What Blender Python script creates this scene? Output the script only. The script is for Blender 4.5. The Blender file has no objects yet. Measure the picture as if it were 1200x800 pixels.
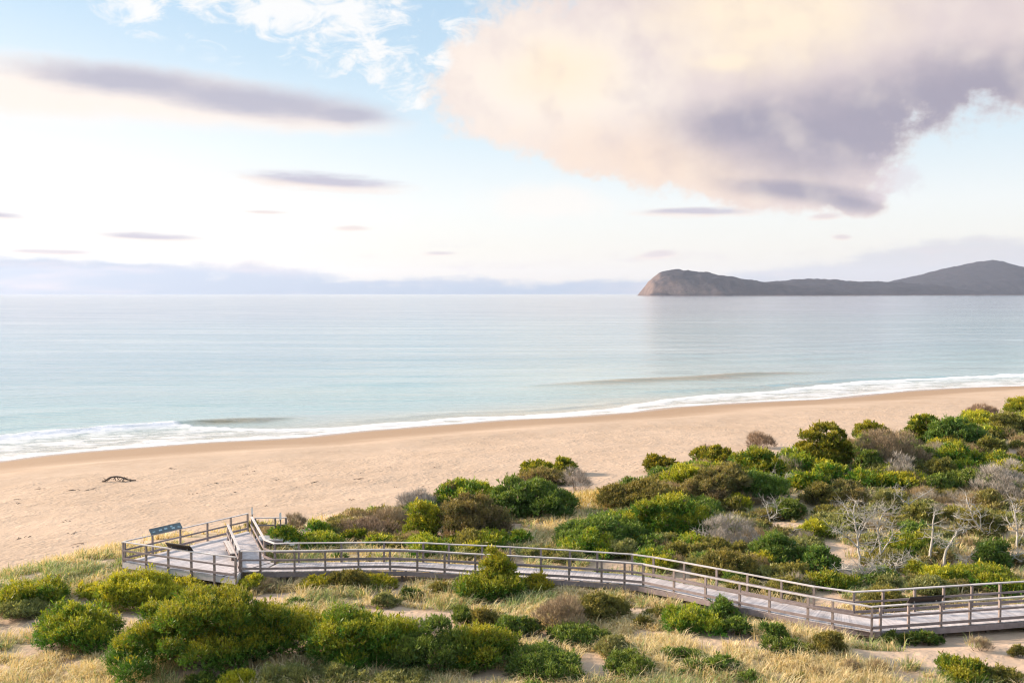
import bpy, math, random
import numpy as np
from mathutils import Vector

PI = math.pi
S = bpy.context.scene
C = S.collection
rng = np.random.default_rng(7)

# ------------------------------------------------------------------ camera numbers
F = 1166.67                      # focal length in 1200-px-wide pixels (35 mm lens on 36 mm)
CAM = np.array([0.0, 0.0, 20.0])
PITCH = math.atan((344.0 - 400.0) / -F)
CP, SP = math.cos(PITCH), math.sin(PITCH)


def ray(u, v):
    xc, yc = (u - 600.0) / F, -(v - 400.0) / F
    return np.array([xc, CP + yc * SP, -SP + yc * CP])


def plane(u, v, z):
    d = ray(u, v)
    t = (z - CAM[2]) / d[2]
    return CAM + d * t


# ------------------------------------------------------------------ numpy noise
def _hash(ix, iy, seed):
    h = (ix.astype(np.int64) * 374761393 + iy.astype(np.int64) * 668265263 + seed * 974634777) & 0xFFFFFFFF
    h = ((h ^ (h >> 13)) * 1274126177) & 0xFFFFFFFF
    h = h ^ (h >> 16)
    return (h & 0xFFFF) / 65535.0


def vnoise(x, y, seed=0):
    x = np.asarray(x, float); y = np.asarray(y, float)
    ix, iy = np.floor(x), np.floor(y)
    fx, fy = x - ix, y - iy
    fx = fx * fx * fx * (fx * (fx * 6 - 15) + 10); fy = fy * fy * fy * (fy * (fy * 6 - 15) + 10)
    a, b = _hash(ix, iy, seed), _hash(ix + 1, iy, seed)
    c, d = _hash(ix, iy + 1, seed), _hash(ix + 1, iy + 1, seed)
    return (a * (1 - fx) + b * fx) * (1 - fy) + (c * (1 - fx) + d * fx) * fy


def fbm(x, y, seed=0, oct=4, gain=.5):
    s, a, n = 0, 1.0, 0
    for o in range(oct):
        s = s + a * (vnoise(x * 2 ** o, y * 2 ** o, seed + 17 * o) - .5)
        n += a; a *= gain
    return 2 * s / n          # about -1 .. 1


def sstep(a, b, x):
    t = np.clip((x - a) / (b - a), 0, 1)
    return t * t * (3 - 2 * t)


# ------------------------------------------------------------------ terrain
CT, ST = math.cos(math.radians(29.4)), math.sin(math.radians(29.4))


def pq(x, y):
    return CT * x + ST * y, -ST * x + CT * y


_sh = np.array([plane(u, v, 0) for u, v in
    [(-60, 549), (0, 540), (70, 531), (150, 525), (240, 518), (350, 513), (410, 506), (500, 499), (600, 491.5),
     (680, 488), (740, 483), (800, 476), (900, 471), (990, 466), (1050, 459), (1125, 455), (1200, 452), (1300, 448)]])
_sp, _sq = pq(_sh[:, 0], _sh[:, 1])
_o = np.argsort(_sp); _sp, _sq = _sp[_o], _sq[_o]


def shore(p):
    s = 0
    for k, w in ((-4, .15), (-2, .2), (0, .3), (2, .2), (4, .15)):
        s = s + w * np.interp(p + k, _sp, _sq)
    return s


def bump(x, y):
    return .36 * fbm(x / 9, y / 9, 3, 3) + .12 * fbm(x / 2.2, y / 2.2, 5, 3)


def terrain(x, y, fine=True):
    x = np.asarray(x, float); y = np.asarray(y, float)
    p, q = pq(x, y)
    d = shore(p) - q                                    # metres inland of the waterline
    soft = 1.2 * fbm(p / 26, q / 14, 21, 2)
    dd = d + soft * sstep(3, 20, d)
    beach = np.where(dd < 0, np.maximum(.05 * dd, -3.0), np.where(dd < 24, .085 * dd, 2.04 + .040 * (dd - 24)))
    beach = beach + .28 * np.exp(-((dd - 26) / 5) ** 2) + (.05 * fbm(x / 3, y / 3, 9, 3) + .16 * fbm(p / 16, q / 8, 8, 3)) * sstep(20, 34, d)
    dune = 4.55 + bump(x, y)
    dune = dune + .75 * np.exp(-((q - 58) / 6.0) ** 2) * sstep(22, 45, p)
    dune = dune + 2.9 * sstep(58, 118, p) * sstep(20, 44, q)
    edge = 69 + 2.2 * fbm(p / 9, q / 9, 31, 2)
    w = sstep(-2.5, 5.0, d - edge)
    z = beach * (1 - w) + np.maximum(dune, beach) * w
    R = np.sqrt(x * x + np.minimum(y, y * .35 + 0) ** 2) if False else np.sqrt(x * x + y * y)
    hill = np.minimum(18.3, 18.6 - .43 * R) + .2 * fbm(x / 4, y / 4, 12, 3)
    z = np.where(d > 20, np.logaddexp(z * 3, hill * 3) / 3, z)
    return z


def keep_below(x, y, z):
    """ground stays under the decks"""
    lim = 4.85
    dist = np.full(np.shape(x), 1e9)
    for a, b in zip(WALK_MID[:-1], WALK_MID[1:]):
        ab = b - a; L2 = (ab ** 2).sum()
        t = np.clip(((x - a[0]) * ab[0] + (y - a[1]) * ab[1]) / L2, 0, 1)
        dist = np.minimum(dist, np.hypot(x - a[0] - t * ab[0], y - a[1] - t * ab[1]))
    w = 1 - sstep(1.6, 4.0, dist)
    return z - w * np.maximum(z - lim, 0)


# boardwalk plan, read off the rails (1.1 m above the deck)
DZ, RZ = 5.4, 6.5
FRONT = np.array([plane(u, v, RZ) for u, v in
    [(282.5, 645), (305, 645), (345, 644.6), (381, 644), (420, 643), (457, 642.8), (489, 644), (521, 646), (557, 648.3), (597, 650.2), (634, 652),
     (667, 653.6), (705, 656), (732, 658), (754, 660), (790, 667), (827, 674.5), (867, 682.5), (902, 689.2), (947, 697.5), (976, 702.5), (1022, 710),
     (1032, 709.2), (1065, 707), (1103, 704.5), (1137, 702.2), (1172, 699.8), (1205, 697.4), (1245, 694.5), (1290, 691)]])
BACK = np.array([plane(u, v, RZ) for u, v in
    [(322, 636), (350, 635.5), (400, 635), (450, 634.6), (496, 635.2), (526, 636.8), (565, 638.4), (598, 640), (634, 642), (668, 643.9), (700, 646), (741, 648.6),
     (766, 652), (802, 658.3), (840, 665.2), (876, 671.8), (916, 679.2), (954, 686.2), (1001, 692.5), (1035, 690.8), (1072, 688.4), (1106, 686.2),
     (1139, 684.1), (1172, 682), (1205, 679.9), (1245, 677.4), (1290, 674.6)]])
PA, PB, PC = plane(144, 634, RZ), plane(276, 652, RZ), plane(281, 645, RZ)
PD, PE, PF = plane(322, 636, RZ), plane(310, 631.5, RZ), plane(295, 605, RZ)
PG, PV = plane(290, 601, RZ), plane(267, 614, RZ)
WALK_MID = np.array([(.5 * (PA + PB))[:2], (.5 * (PG + PC))[:2], (.5 * (FRONT[1] + BACK[0]))[:2]] +
                    [(.5 * (f + b))[:2] for f, b in zip(FRONT[3::3], [BACK[np.argmin(((BACK - g) ** 2).sum(1))] for g in FRONT[3::3]])])


def ground(x, y):
    x = np.atleast_1d(np.asarray(x, float)); y = np.atleast_1d(np.asarray(y, float))
    return keep_below(x, y, terrain(x, y))


def hit(u, v):
    """first point of the ground along a photo ray"""
    d = ray(u, v)
    t = np.arange(24, 260, .1)
    P = CAM[None] + t[:, None] * d[None]
    g = ground(P[:, 0], P[:, 1])
    i = np.argmax(P[:, 2] < g)
    return P[i]


# ------------------------------------------------------------------ mesh helpers
class MB:
    """collects tubes, boxes and quads, then links them as one mesh object"""

    def __init__(s):
        s.V, s.Fs, s.n, s.col = [], {}, 0, []

    def add(s, V, Fa, col=None):
        V = np.asarray(V, float)
        s.V.append(V)
        for k, f in (Fa.items() if isinstance(Fa, dict) else [(np.shape(Fa)[1], Fa)]):
            s.Fs.setdefault(k, []).append(np.asarray(f, int) + s.n)
        s.n += len(V)
        if col is not None:
            s.col.append(np.broadcast_to(np.asarray(col, float), (len(V), 3)))

    def box(s, c, sx, sy, sz, rz=0.0, tilt=0.0):
        """box centred at c; tilt turns it about its own long (x) axis"""
        P = np.array([[i, j, k] for k in (-.5, .5) for j in (-.5, .5) for i in (-.5, .5)]) * [sx, sy, sz]
        if tilt:
            ct, st = math.cos(tilt), math.sin(tilt)
            P = P @ np.array([[1, 0, 0], [0, ct, st], [0, -st, ct]])
        cr, sr = math.cos(rz), math.sin(rz)
        P = P @ np.array([[cr, sr, 0], [-sr, cr, 0], [0, 0, 1]]) + np.asarray(c, float)
        s.add(P, np.array([[0, 2, 3, 1], [4, 5, 7, 6], [0, 1, 5, 4], [2, 6, 7, 3], [0, 4, 6, 2], [1, 3, 7, 5]]))

    def beam(s, a, b, w, h):
        """level or sloping plank from a to b, w across, h high"""
        a, b = np.asarray(a, float), np.asarray(b, float)
        t = b - a; n = np.array([-t[1], t[0], 0]); n = n / (np.linalg.norm(n) + 1e-9) * w / 2
        u = np.array([0, 0, h / 2])
        P = [a - n - u, a + n - u, a - n + u, a + n + u, b - n - u, b + n - u, b - n + u, b + n + u]
        s.add(P, np.array([[0, 2, 3, 1], [4, 5, 7, 6], [0, 1, 5, 4], [2, 6, 7, 3], [0, 4, 6, 2], [1, 3, 7, 5]]))

    def prism(s, poly, z0, z1):
        n = len(poly)
        V = [(p[0], p[1], z0) for p in poly] + [(p[0], p[1], z1) for p in poly]
        s.add(V, {4: np.array([[i, (i + 1) % n, n + (i + 1) % n, n + i] for i in range(n)]), n: np.array([list(range(n))[::-1], list(range(n, 2 * n))])} if n != 4 else
              np.array([[i, (i + 1) % n, n + (i + 1) % n, n + i] for i in range(n)] + [[3, 2, 1, 0], [4, 5, 6, 7]]))

    def tube(s, P, r, k=6):
        P = np.asarray(P, float); n = len(P)
        r = np.broadcast_to(np.asarray(r, float), (n,))
        T = np.gradient(P, axis=0); T /= np.linalg.norm(T, axis=1)[:, None] + 1e-9
        ref = np.array([.31, .17, .93]) if abs(T[0] @ np.array([.31, .17, .93])) < .9 else np.array([1, 0, 0])
        A = np.cross(T, ref); A /= np.linalg.norm(A, axis=1)[:, None] + 1e-9
        B = np.cross(T, A)
        an = np.arange(k) * 2 * PI / k
        V = P[:, None] + r[:, None, None] * (np.cos(an)[None, :, None] * A[:, None] + np.sin(an)[None, :, None] * B[:, None])
        V = V.reshape(-1, 3)
        i, j = np.meshgrid(np.arange(n - 1), np.arange(k), indexing='ij')
        a = i * k + j; b = i * k + (j + 1) % k
        Q = np.stack([a, b, b + k, a + k], -1).reshape(-1, 4)
        caps = np.array([list(range(k))[::-1], list(range((n - 1) * k, n * k))])
        s.add(V, {4: Q, k: caps} if k != 4 else np.vstack([Q, caps]))

    def build(s, name, m, parent=None, smooth=False, loc=None):
        V = np.concatenate(s.V)
        o = mesh(name, V, {k: np.concatenate(f) for k, f in s.Fs.items()}, m, parent, smooth,
                 np.concatenate(s.col) if s.col else None, loc)
        return o


def mesh(name, V, Fd, m, parent=None, smooth=False, col=None, loc=None, attrs=None):
    me = bpy.data.meshes.new(name)
    V = np.asarray(V, np.float32)
    me.vertices.add(len(V)); me.vertices.foreach_set('co', V.ravel())
    loops = np.concatenate([np.asarray(f, np.int32).ravel() for f in Fd.values()])
    tot = np.concatenate([np.full(len(f), k, np.int32) for k, f in Fd.items()])
    st = np.concatenate([[0], np.cumsum(tot)[:-1]]).astype(np.int32)
    me.loops.add(len(loops)); me.loops.foreach_set('vertex_index', loops)
    me.polygons.add(len(tot)); me.polygons.foreach_set('loop_start', st)
    me.polygons.foreach_set('use_smooth', np.full(len(tot), smooth, bool))
    if col is not None:
        a = me.attributes.new('col', 'FLOAT_COLOR', 'POINT')
        a.data.foreach_set('color', np.hstack([np.asarray(col, np.float32), np.ones((len(V), 1), np.float32)]).ravel())
    for k, arr in (attrs or {}).items():
        a = me.attributes.new(k, 'FLOAT', 'POINT'); a.data.foreach_set('value', np.asarray(arr, np.float32).ravel())
    me.update(calc_edges=True)
    if m is not None:
        me.materials.append(m)
    o = bpy.data.objects.new(name, me); C.objects.link(o)
    if parent is not None:
        o.parent = parent
    if loc is not None:
        o.location = loc
    return o


def tag(o, label=None, cat=None, group=None, kind=None):
    for k, v in (('label', label), ('category', cat), ('group', group), ('kind', kind)):
        if v:
            o[k] = v
    return o


def empty(name, loc, label, cat, group=None, rz=0.0):
    o = bpy.data.objects.new(name, None); C.objects.link(o)
    o.empty_display_size = .3
    o.location = [float(c) for c in loc]; o.rotation_euler = (0, 0, rz)
    return tag(o, label, cat, group)


# ------------------------------------------------------------------ node helpers
class N:
    """socket wrapper: arithmetic on shader sockets"""
    nt = None

    def __init__(s, k):
        s.k = k

    @staticmethod
    def m(op, *a, clamp=False):
        n = N.nt.nodes.new('ShaderNodeMath'); n.operation = op; n.use_clamp = clamp
        for i, x in enumerate(a):
            if isinstance(x, N): N.nt.links.new(x.k, n.inputs[i])
            else: n.inputs[i].default_value = float(x)
        return N(n.outputs[0])

    def __add__(s, o): return N.m('ADD', s, o)
    __radd__ = __add__
    def __sub__(s, o): return N.m('SUBTRACT', s, o)
    def __rsub__(s, o): return N.m('SUBTRACT', o, s)
    def __mul__(s, o): return N.m('MULTIPLY', s, o)
    __rmul__ = __mul__
    def __truediv__(s, o): return N.m('DIVIDE', s, o)


def node(t, **kw):
    n = N.nt.nodes.new(t)
    for k, v in kw.items():
        setattr(n, k, v)
    return n


def put(n, name, v):
    i = n.inputs[name]
    if isinstance(v, N): N.nt.links.new(v.k, i)
    elif isinstance(v, (tuple, list)) and len(v) == 3 and i.type == 'RGBA': i.default_value = (*v, 1)
    else: i.default_value = v


def ss(a, b, x):
    n = node('ShaderNodeMapRange', interpolation_type='SMOOTHSTEP')
    put(n, 'Value', x); put(n, 'From Min', a); put(n, 'From Max', b)
    return N(n.outputs[0])


def mix(f, a, b, blend='MIX'):
    n = node('ShaderNodeMix', data_type='RGBA', blend_type=blend)
    for i, x in ((0, f), (6, a), (7, b)):
        if isinstance(x, N): N.nt.links.new(x.k, n.inputs[i])
        elif i == 0: n.inputs[0].default_value = x
        else: n.inputs[i].default_value = (*x, 1)
    return N(n.outputs[2])


def noise(vec, scale, detail=4, rough=.55, dist=0.0, out=0):
    n = node('ShaderNodeTexNoise')
    if vec is not None: N.nt.links.new(vec.k, n.inputs['Vector'])
    put(n, 'Scale', scale); put(n, 'Detail', detail); put(n, 'Roughness', rough); put(n, 'Distortion', dist)
    return N(n.outputs[out])


def mapping(vec, scale=(1, 1, 1), rot=(0, 0, 0), loc=(0, 0, 0)):
    n = node('ShaderNodeMapping')
    N.nt.links.new(vec.k, n.inputs[0])
    n.inputs['Location'].default_value = loc; n.inputs['Rotation'].default_value = rot; n.inputs['Scale'].default_value = scale
    return N(n.outputs[0])


def attr(name, out='Fac'):
    n = node('ShaderNodeAttribute'); n.attribute_name = name
    return N(n.outputs[out])


def coord(out='Object'):
    return N(node('ShaderNodeTexCoord').outputs[out])


def bumpn(h, strength, dist, normal=None):
    n = node('ShaderNodeBump')
    put(n, 'Height', h); put(n, 'Strength', strength); put(n, 'Distance', dist)
    if normal is not None: N.nt.links.new(normal.k, n.inputs['Normal'])
    return N(n.outputs[0])


def material(name):
    m = bpy.data.materials.new(name); m.use_nodes = True
    N.nt = m.node_tree
    b = m.node_tree.nodes['Principled BSDF']
    return m, b


def wood(name, a, b, rough=.8, scale=6.0):
    m, p = material(name)
    v = coord('Object')
    r = N(node('ShaderNodeNewGeometry').outputs['Random Per Island'])
    ro = N(node('ShaderNodeObjectInfo').outputs['Random'])
    r = N.m('FRACT', r + ro)
    n1 = noise(v, scale, 5, .6)
    c = mix(ss(.3, .7, n1), a, b)
    c = mix(.35, c, mix(r, (a[0] * .7, a[1] * .68, a[2] * .66), (b[0] * 1.15, b[1] * 1.13, b[2] * 1.12)))
    c = mix(ss(.55, .75, noise(v, .9, 5, .65)) * .35, c, (a[0] * .62, a[1] * .6, a[2] * .56))
    put(p, 'Base Color', c); put(p, 'Roughness', rough)
    put(p, 'Normal', bumpn(noise(v, scale * 5, 4), .3, .01))
    return m


def plain(name, c, rough=.6, var=.25, scale=4.0):
    m, p = material(name)
    n1 = noise(coord('Object'), scale, 4)
    put(p, 'Base Color', mix(n1, tuple(x * (1 - var) for x in c), tuple(min(1, x * (1 + var)) for x in c)))
    put(p, 'Roughness', rough)
    return m


def foliage_mat(name, trans=.35, rough=.55):
    m, p = material(name)
    oi = node('ShaderNodeObjectInfo')
    rnd = N(oi.outputs['Random'])
    c = attr('col', 'Color')
    h = node('ShaderNodeHueSaturation')
    put(h, 'Color', c); put(h, 'Hue', .485 + rnd * .03); put(h, 'Value', .88 + rnd * .24)
    col = N(h.outputs[0])
    put(p, 'Base Color', col); put(p, 'Roughness', rough); put(p, 'Specular IOR Level', .3)
    if trans:
        t = node('ShaderNodeBsdfTranslucent'); put(t, 'Color', mix(1.0, col, (1.0, .95, .6), 'MULTIPLY'))
        x = node('ShaderNodeMixShader'); x.inputs[0].default_value = trans
        N.nt.links.new(p.outputs[0], x.inputs[1]); N.nt.links.new(t.outputs[0], x.inputs[2])
        N.nt.links.new(x.outputs[0], m.node_tree.nodes['Material Output'].inputs['Surface'])
    return m
# ------------------------------------------------------------------ light, sky, camera
EXPO = 1.25
SUN_AZ, SUN_EL = math.radians(-72), math.radians(19)     # to the left of the view, low


def lin(r, g, b):
    return tuple((c / 255 / 12.92) if c < 10 else ((c / 255 + .055) / 1.055) ** 2.4 for c in (r, g, b))


BGS = 0.1
SK = 1.0 / (BGS * 2 ** EXPO)


def skyc(r, g, b, k=1.0):
    return tuple(c * SK * k for c in lin(r, g, b))


def make_world():
    w = bpy.data.worlds.new('World'); S.world = w; w.use_nodes = True
    N.nt = w.node_tree
    bg = w.node_tree.nodes['Background']
    sky = node('ShaderNodeTexSky'); sky.sky_type = 'NISHITA'; sky.sun_disc = False
    sky.sun_elevation = SUN_EL; sky.sun_rotation = SUN_AZ; sky.altitude = 20; sky.dust_density = 1.5
    gen = coord('Generated')
    sep = node('ShaderNodeSeparateXYZ'); N.nt.links.new(gen.k, sep.inputs[0])
    x, y, z = (N(o) for o in sep.outputs)
    D = 180 / PI
    az = N.m('ARCTAN2', x, y) * D
    el = N.m('ARCSINE', z) * D

    def deg(u, v):
        a = math.atan((u - 600) / F)
        return math.degrees(a), math.degrees(math.atan((344 - v) / F * math.cos(a)))

    PX = 20.4                                            # photo pixels to a degree

    def vec(a, b, c=0.0):
        n = node('ShaderNodeCombineXYZ'); put(n, 'X', a); put(n, 'Y', b); put(n, 'Z', c)
        return N(n.outputs[0])

    dirv = vec(az, el)
    puff = noise(dirv, .42, 7, .58) - .5                 # cumulus edges
    puff2 = noise(vec(az * .8, el * 1.3, 5.0), .9, 6, .6) - .5
    broad = noise(vec(az, el * 1.5, 9.0), .16, 3, .5) - .5
    silk = noise(vec(az * .16, el * 1.2, 3.0), .9, 5, .55) - .5     # stretched, smooth

    def blob(u, v, hw, hh, slope=0.0, A=None, E=None):
        a0, e0 = deg(u, v)
        dx = (A or az) - a0
        dy = (E or el) - e0
        if slope: dy = dy - dx * slope
        rx, ry = hw / PX, hh / PX
        q = N.m('SQRT', (dx * (1 / rx)) * (dx * (1 / rx)) + (dy * (1 / ry)) * (dy * (1 / ry)))
        return 1.0 - q

    def mx(*a):
        r = a[0]
        for b in a[1:]: r = N.m('MAXIMUM', r, b)
        return r

    def smax(*a):
        r = a[0]
        for b in a[1:]:
            n = N.m('SMOOTH_MAX', r, b, .35); r = n
        return r

    # clear sky: the physical sky under a thin bright veil
    ramp = node('ShaderNodeValToRGB')
    put(ramp, 'Fac', el * (1 / 90))
    cr = ramp.color_ramp
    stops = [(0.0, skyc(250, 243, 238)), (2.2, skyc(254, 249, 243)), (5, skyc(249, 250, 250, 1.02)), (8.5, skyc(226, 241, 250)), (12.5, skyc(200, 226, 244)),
             (17, skyc(184, 216, 241)), (30, skyc(210, 228, 242, 1.5)), (90, skyc(206, 225, 244, 1.5))]  # unseen sky overhead brightened beyond the veil to fill shade on the land
    while len(cr.elements) < len(stops): cr.elements.new(.5)
    for e, (d, c) in zip(cr.elements, stops):
        e.position = d / 90; e.color = (*c, 1)
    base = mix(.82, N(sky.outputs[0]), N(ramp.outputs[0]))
    glow = ss(.0, 1.0, blob(-60, 230, 620, 240))
    base = mix(glow * .75, base, skyc(253, 251, 249, 1.08))
    c = base

    # thin high cirrus at the top left, faint tufts lower down
    cir = smax(blob(330, 14, 230, 54, -.05), blob(450, 60, 120, 50, -.25), blob(170, 8, 60, 24, -.3), blob(540, 80, 95, 50, .3))
    wis = noise(vec(az * .75 + el * .5, el * 1.5 - az * .3, 14.0), .55, 8, .66, .6) - .5
    f = ss(.02, .75, cir * .75 + wis * 3.2 + puff * .9) * ss(-.5, .25, cir)
    c = mix(f * .85, c, skyc(255, 252, 249, 1.05))
    f = ss(-.2, .6, blob(640, 238, 85, 24) + puff * 1.4)
    c = mix(f * .6, c, skyc(255, 247, 240, 1.04))
    hi = ss(.0, .32, noise(vec(az, el * 1.6, 30.0), .09, 6, .6) - .46) * ss(18, 26, el)      # scattered cloud above the frame
    c = mix(hi * .8, c, skyc(246, 236, 232))

    # grey lavender bank lying along the sea horizon
    top = 1.0 + silk * 1.9 + ss(9, 25, az) * 1.9 + ss(-3, -27, az) * 1.0
    bank = ss(-.1, .6, top - el + puff * 1.0 + puff2 * .5)
    bcol = mix(ss(4, 20, az), skyc(148, 178, 211), skyc(200, 203, 219))
    bcol = mix(ss(.3, 1.1, silk * 2.0 + .35), bcol, skyc(228, 216, 222))
    c = mix(bank * (.80 - .24 * ss(6, 18, az)), c, bcol)
    strip = ss(.0, .35, silk + puff2 * .5 - .02) * ss(.8, 1.5, el) * ss(3.4, 2.0, el)
    c = mix(strip * .55, c, skyc(226, 214, 220))

    # small lens clouds
    Es = el + silk * .35
    fib = noise(vec(az * .5, el * 3.2, 41.0), .8, 6, .62) - .5
    for (u, v, hw, hh, sl, dark) in [(372, 214, 122, 15, -.05, .9), (172, 278, 72, 6.5, -.03, .8), (-4, 253, 38, 5, -.05, .8), (815, 249, 92, 7, 0, .8),
                                     (415, 268, 28, 4.5, 0, .2), (515, 297, 24, 4, 0, .5), (310, 249, 32, 3.5, 0, .25), (965, 254, 26, 6, .05, .35), (985, 279, 14, 4, 0, .4), (60, 296, 70, 4.5, 0, .5), (770, 298, 30, 7, .1, .4)]:
        b = blob(u, v, hw, hh, sl, None, Es)
        f = ss(-.05, .75, b + puff2 * .35 + fib * .9)
        up = blob(u + hw * .12, v - hh * .25, hw * .95, hh * .75, sl, None, Es)
        col = mix(ss(-.1, .55, up) * dark, skyc(254, 236, 226), skyc(190, 188, 208))
        c = mix(f * .92, c, col)

    # long lens cloud on the left
    El = el + silk * .5
    lens = smax(blob(190, 116, 255, 36, -.055, None, El), blob(330, 134, 150, 23, -.08, None, El), blob(60, 112, 130, 38, -.02, None, El))
    f = ss(-.08, .62, lens + puff2 * .4)
    c = mix(f, c, skyc(255, 243, 234, 1.04))
    dk = smax(blob(165, 99, 128, 19, -.04, None, El), blob(300, 121, 155, 21, -.07, None, El), blob(405, 137, 60, 13, -.04, None, El))
    dk = ss(-.3, .75, dk + puff2 * .42 + silk * .3)
    c = mix(dk * .88, c, skyc(182, 183, 202))

    # the large cloud
    A2 = az + broad * 1.6
    E2 = el + puff * .9
    big = smax(blob(700, 90, 190, 95, .0, A2, E2), blob(850, 60, 270, 130, 0, A2, E2), blob(900, 155, 170, 88, -.02, A2, E2), blob(1120, 55, 190, 85, .1, A2, E2),
               blob(900, 215, 120, 36, -.10, A2, E2), blob(730, 140, 190, 66, -.22, A2, E2), blob(820, 190, 150, 46, -.14, A2, E2), blob(1010, 60, 180, 90, 0, A2, E2), blob(955, 200, 80, 40, -.1, A2, E2), blob(585, 95, 80, 56, .2, A2, E2), blob(640, 128, 140, 58, -.15, A2, E2), blob(700, 168, 120, 44, -.2, A2, E2), blob(990, 236, 46, 16, -.2, A2, E2))
    body = big + puff * .75 + puff2 * .35
    fine = noise(dirv, 1.3, 8, .68) - .5
    soft0 = noise(dirv, .30, 3, .5); lightside = noise(mapping(dirv, (1, 1, 1), (0, 0, 0), (-.9, -.7, 0)), .30, 3, .5)
    relief = soft0 - lightside + fine * .03
    body = body + fine * .36
    f = ss(-.05, .27, body)
    sh = mix(ss(-.2, .8, blob(640, 105, 190, 110) + puff * .9), skyc(232, 216, 214), skyc(255, 241, 228, 1.05))       # lit left shoulder
    sh = mix(ss(.0, .9, blob(770, 195, 230, 66, -.18) + puff * .8), sh, skyc(254, 230, 211))                           # warm lower flank
    core = smax(blob(1000, 152, 165, 56, .06), blob(1115, 116, 140, 48, .08), blob(935, 224, 85, 13, -.12), blob(985, 236, 48, 11, -.2), blob(880, 150, 90, 34))
    sh = mix(ss(-.50, .80, core + puff * .7 + puff2 * .25) * .92, sh, skyc(160, 155, 174))
    lit = smax(blob(915, 28, 125, 56, .08), blob(860, 15, 105, 42), blob(655, 88, 70, 40), blob(850, 76, 46, 13))
    sh = mix(ss(-.45, .85, lit + puff * .9), sh, skyc(255, 236, 211, 1.06))
    sh = mix(ss(-.02, .32, relief) * .28, sh, skyc(255, 241, 226, 1.05))
    sh = mix(ss(.03, -.28, relief) * .22 * ss(.1, .6, body), sh, skyc(184, 172, 186))
    fr = ss(.35, .02, body)
    sh = mix(fr * .5, sh, skyc(255, 240, 228))
    c = mix(f * .97, c, sh)
    # shreds off its right edge
    f = ss(.25, .7, blob(1050, 212, 75, 30, .1) + puff * 2.4 + fine * .6)
    c = mix(f * .5, c, skyc(226, 214, 222))
    # below the horizon: sea colour, never seen directly
    c = mix(ss(0.0, -1.2, el), c, skyc(190, 200, 206))
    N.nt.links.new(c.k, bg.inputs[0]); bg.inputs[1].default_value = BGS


def make_sun():
    l = bpy.data.lights.new('sun', 'SUN'); l.energy = 5.0; l.angle = math.radians(7); l.color = (1.0, .81, .62)
    o = bpy.data.objects.new('sun', l); C.objects.link(o)
    d = Vector((math.sin(SUN_AZ) * math.cos(SUN_EL), math.cos(SUN_AZ) * math.cos(SUN_EL), math.sin(SUN_EL)))
    o.rotation_euler = d.to_track_quat('Z', 'Y').to_euler(); o.location = (-60, 20, 60)


def make_camera():
    c = bpy.data.cameras.new('camera'); c.lens = 35; c.sensor_width = 36; c.clip_start = .3; c.clip_end = 90000
    o = bpy.data.objects.new('camera', c); C.objects.link(o)
    o.location = CAM; o.rotation_euler = (PI / 2 - PITCH, 0, 0)
    S.camera = o


def grow(a, b, step, out_a, out_b, f=1.18):
    core = list(np.arange(a, b + step * .5, step))
    s, v, L = step, a, []
    while v > out_a: s *= f; v -= s; L.append(v)
    s, v, R_ = step, core[-1], []
    while v < out_b: s *= f; v += s; R_.append(v)
    return np.array(L[::-1] + core + R_)


def grid(xs, ys):
    X, Y = np.meshgrid(xs, ys)
    ny, nx = X.shape
    i, j = np.meshgrid(np.arange(ny - 1), np.arange(nx - 1), indexing='ij')
    a = (i * nx + j).ravel()
    return X.ravel(), Y.ravel(), np.stack([a, a + 1, a + nx + 1, a + nx], -1)


BARE = [(1085, 760, 1.3, 1.), (1055, 772, 1.0, 1.), (1150, 786, 1.4, 1.), (1192, 786, 1.5, 1.), (1008, 768, .7, 1.), (1120, 748, 1.3, 1.), (50, 760, .9, .9), (1128, 768, 2.0, 1.), (1178, 752, 1.7, 1.), (1096, 775, 1.6, 1.), (1000, 752, .9, 1.), (990, 742, .6, 1.), (984, 645, 1.2, 1.), (972, 640, .7, 1.),
        (612, 748, 1.1, 1.), (650, 750, .9, 1.), (688, 777, .8, 1.), (25, 735, 1.1, .9), (8, 740, .9, 1.), (112, 722, .7, 1.), (440, 688, .7, 1.), (758, 742, .5, .9),
        (747, 698, .5, .8), (1068, 679, .7, 1.), (1106, 588, 1.0, 1.), (1113, 575, .9, 1.), (940, 655, .8, .9), (905, 655, .6, .8), (628, 600, 1.0, .8), (614, 612, .8, .8), (1180, 770, 1.5, 1.),
        (130, 728, .6, 1.), (575, 790, .8, .9), (1150, 738, 1.4, .9), (500, 682, .5, .7), (985, 660, .7, .8), (700, 790, .6, .8)]
_bare = None


def bare(x, y):
    """0 grown over .. 1 open sand, on the dune"""
    global _bare
    if _bare is None:
        _bare = [(*hit(u, v)[:2], r, k) for u, v, r, k in BARE]
    n = fbm(x / 3.1, y / 3.1, 41, 4)
    b = sstep(.14, .34, n) * .92
    wob = .35 * fbm(x / 1.1, y / 1.1, 44, 3)
    for cx, cy, r, k in _bare:
        t = np.hypot((x - cx), (y - cy) * .8) / (r * 1.2)
        b = np.maximum(b, k * (1 - sstep(.65, 1.15, t + wob)))
    return b


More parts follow.
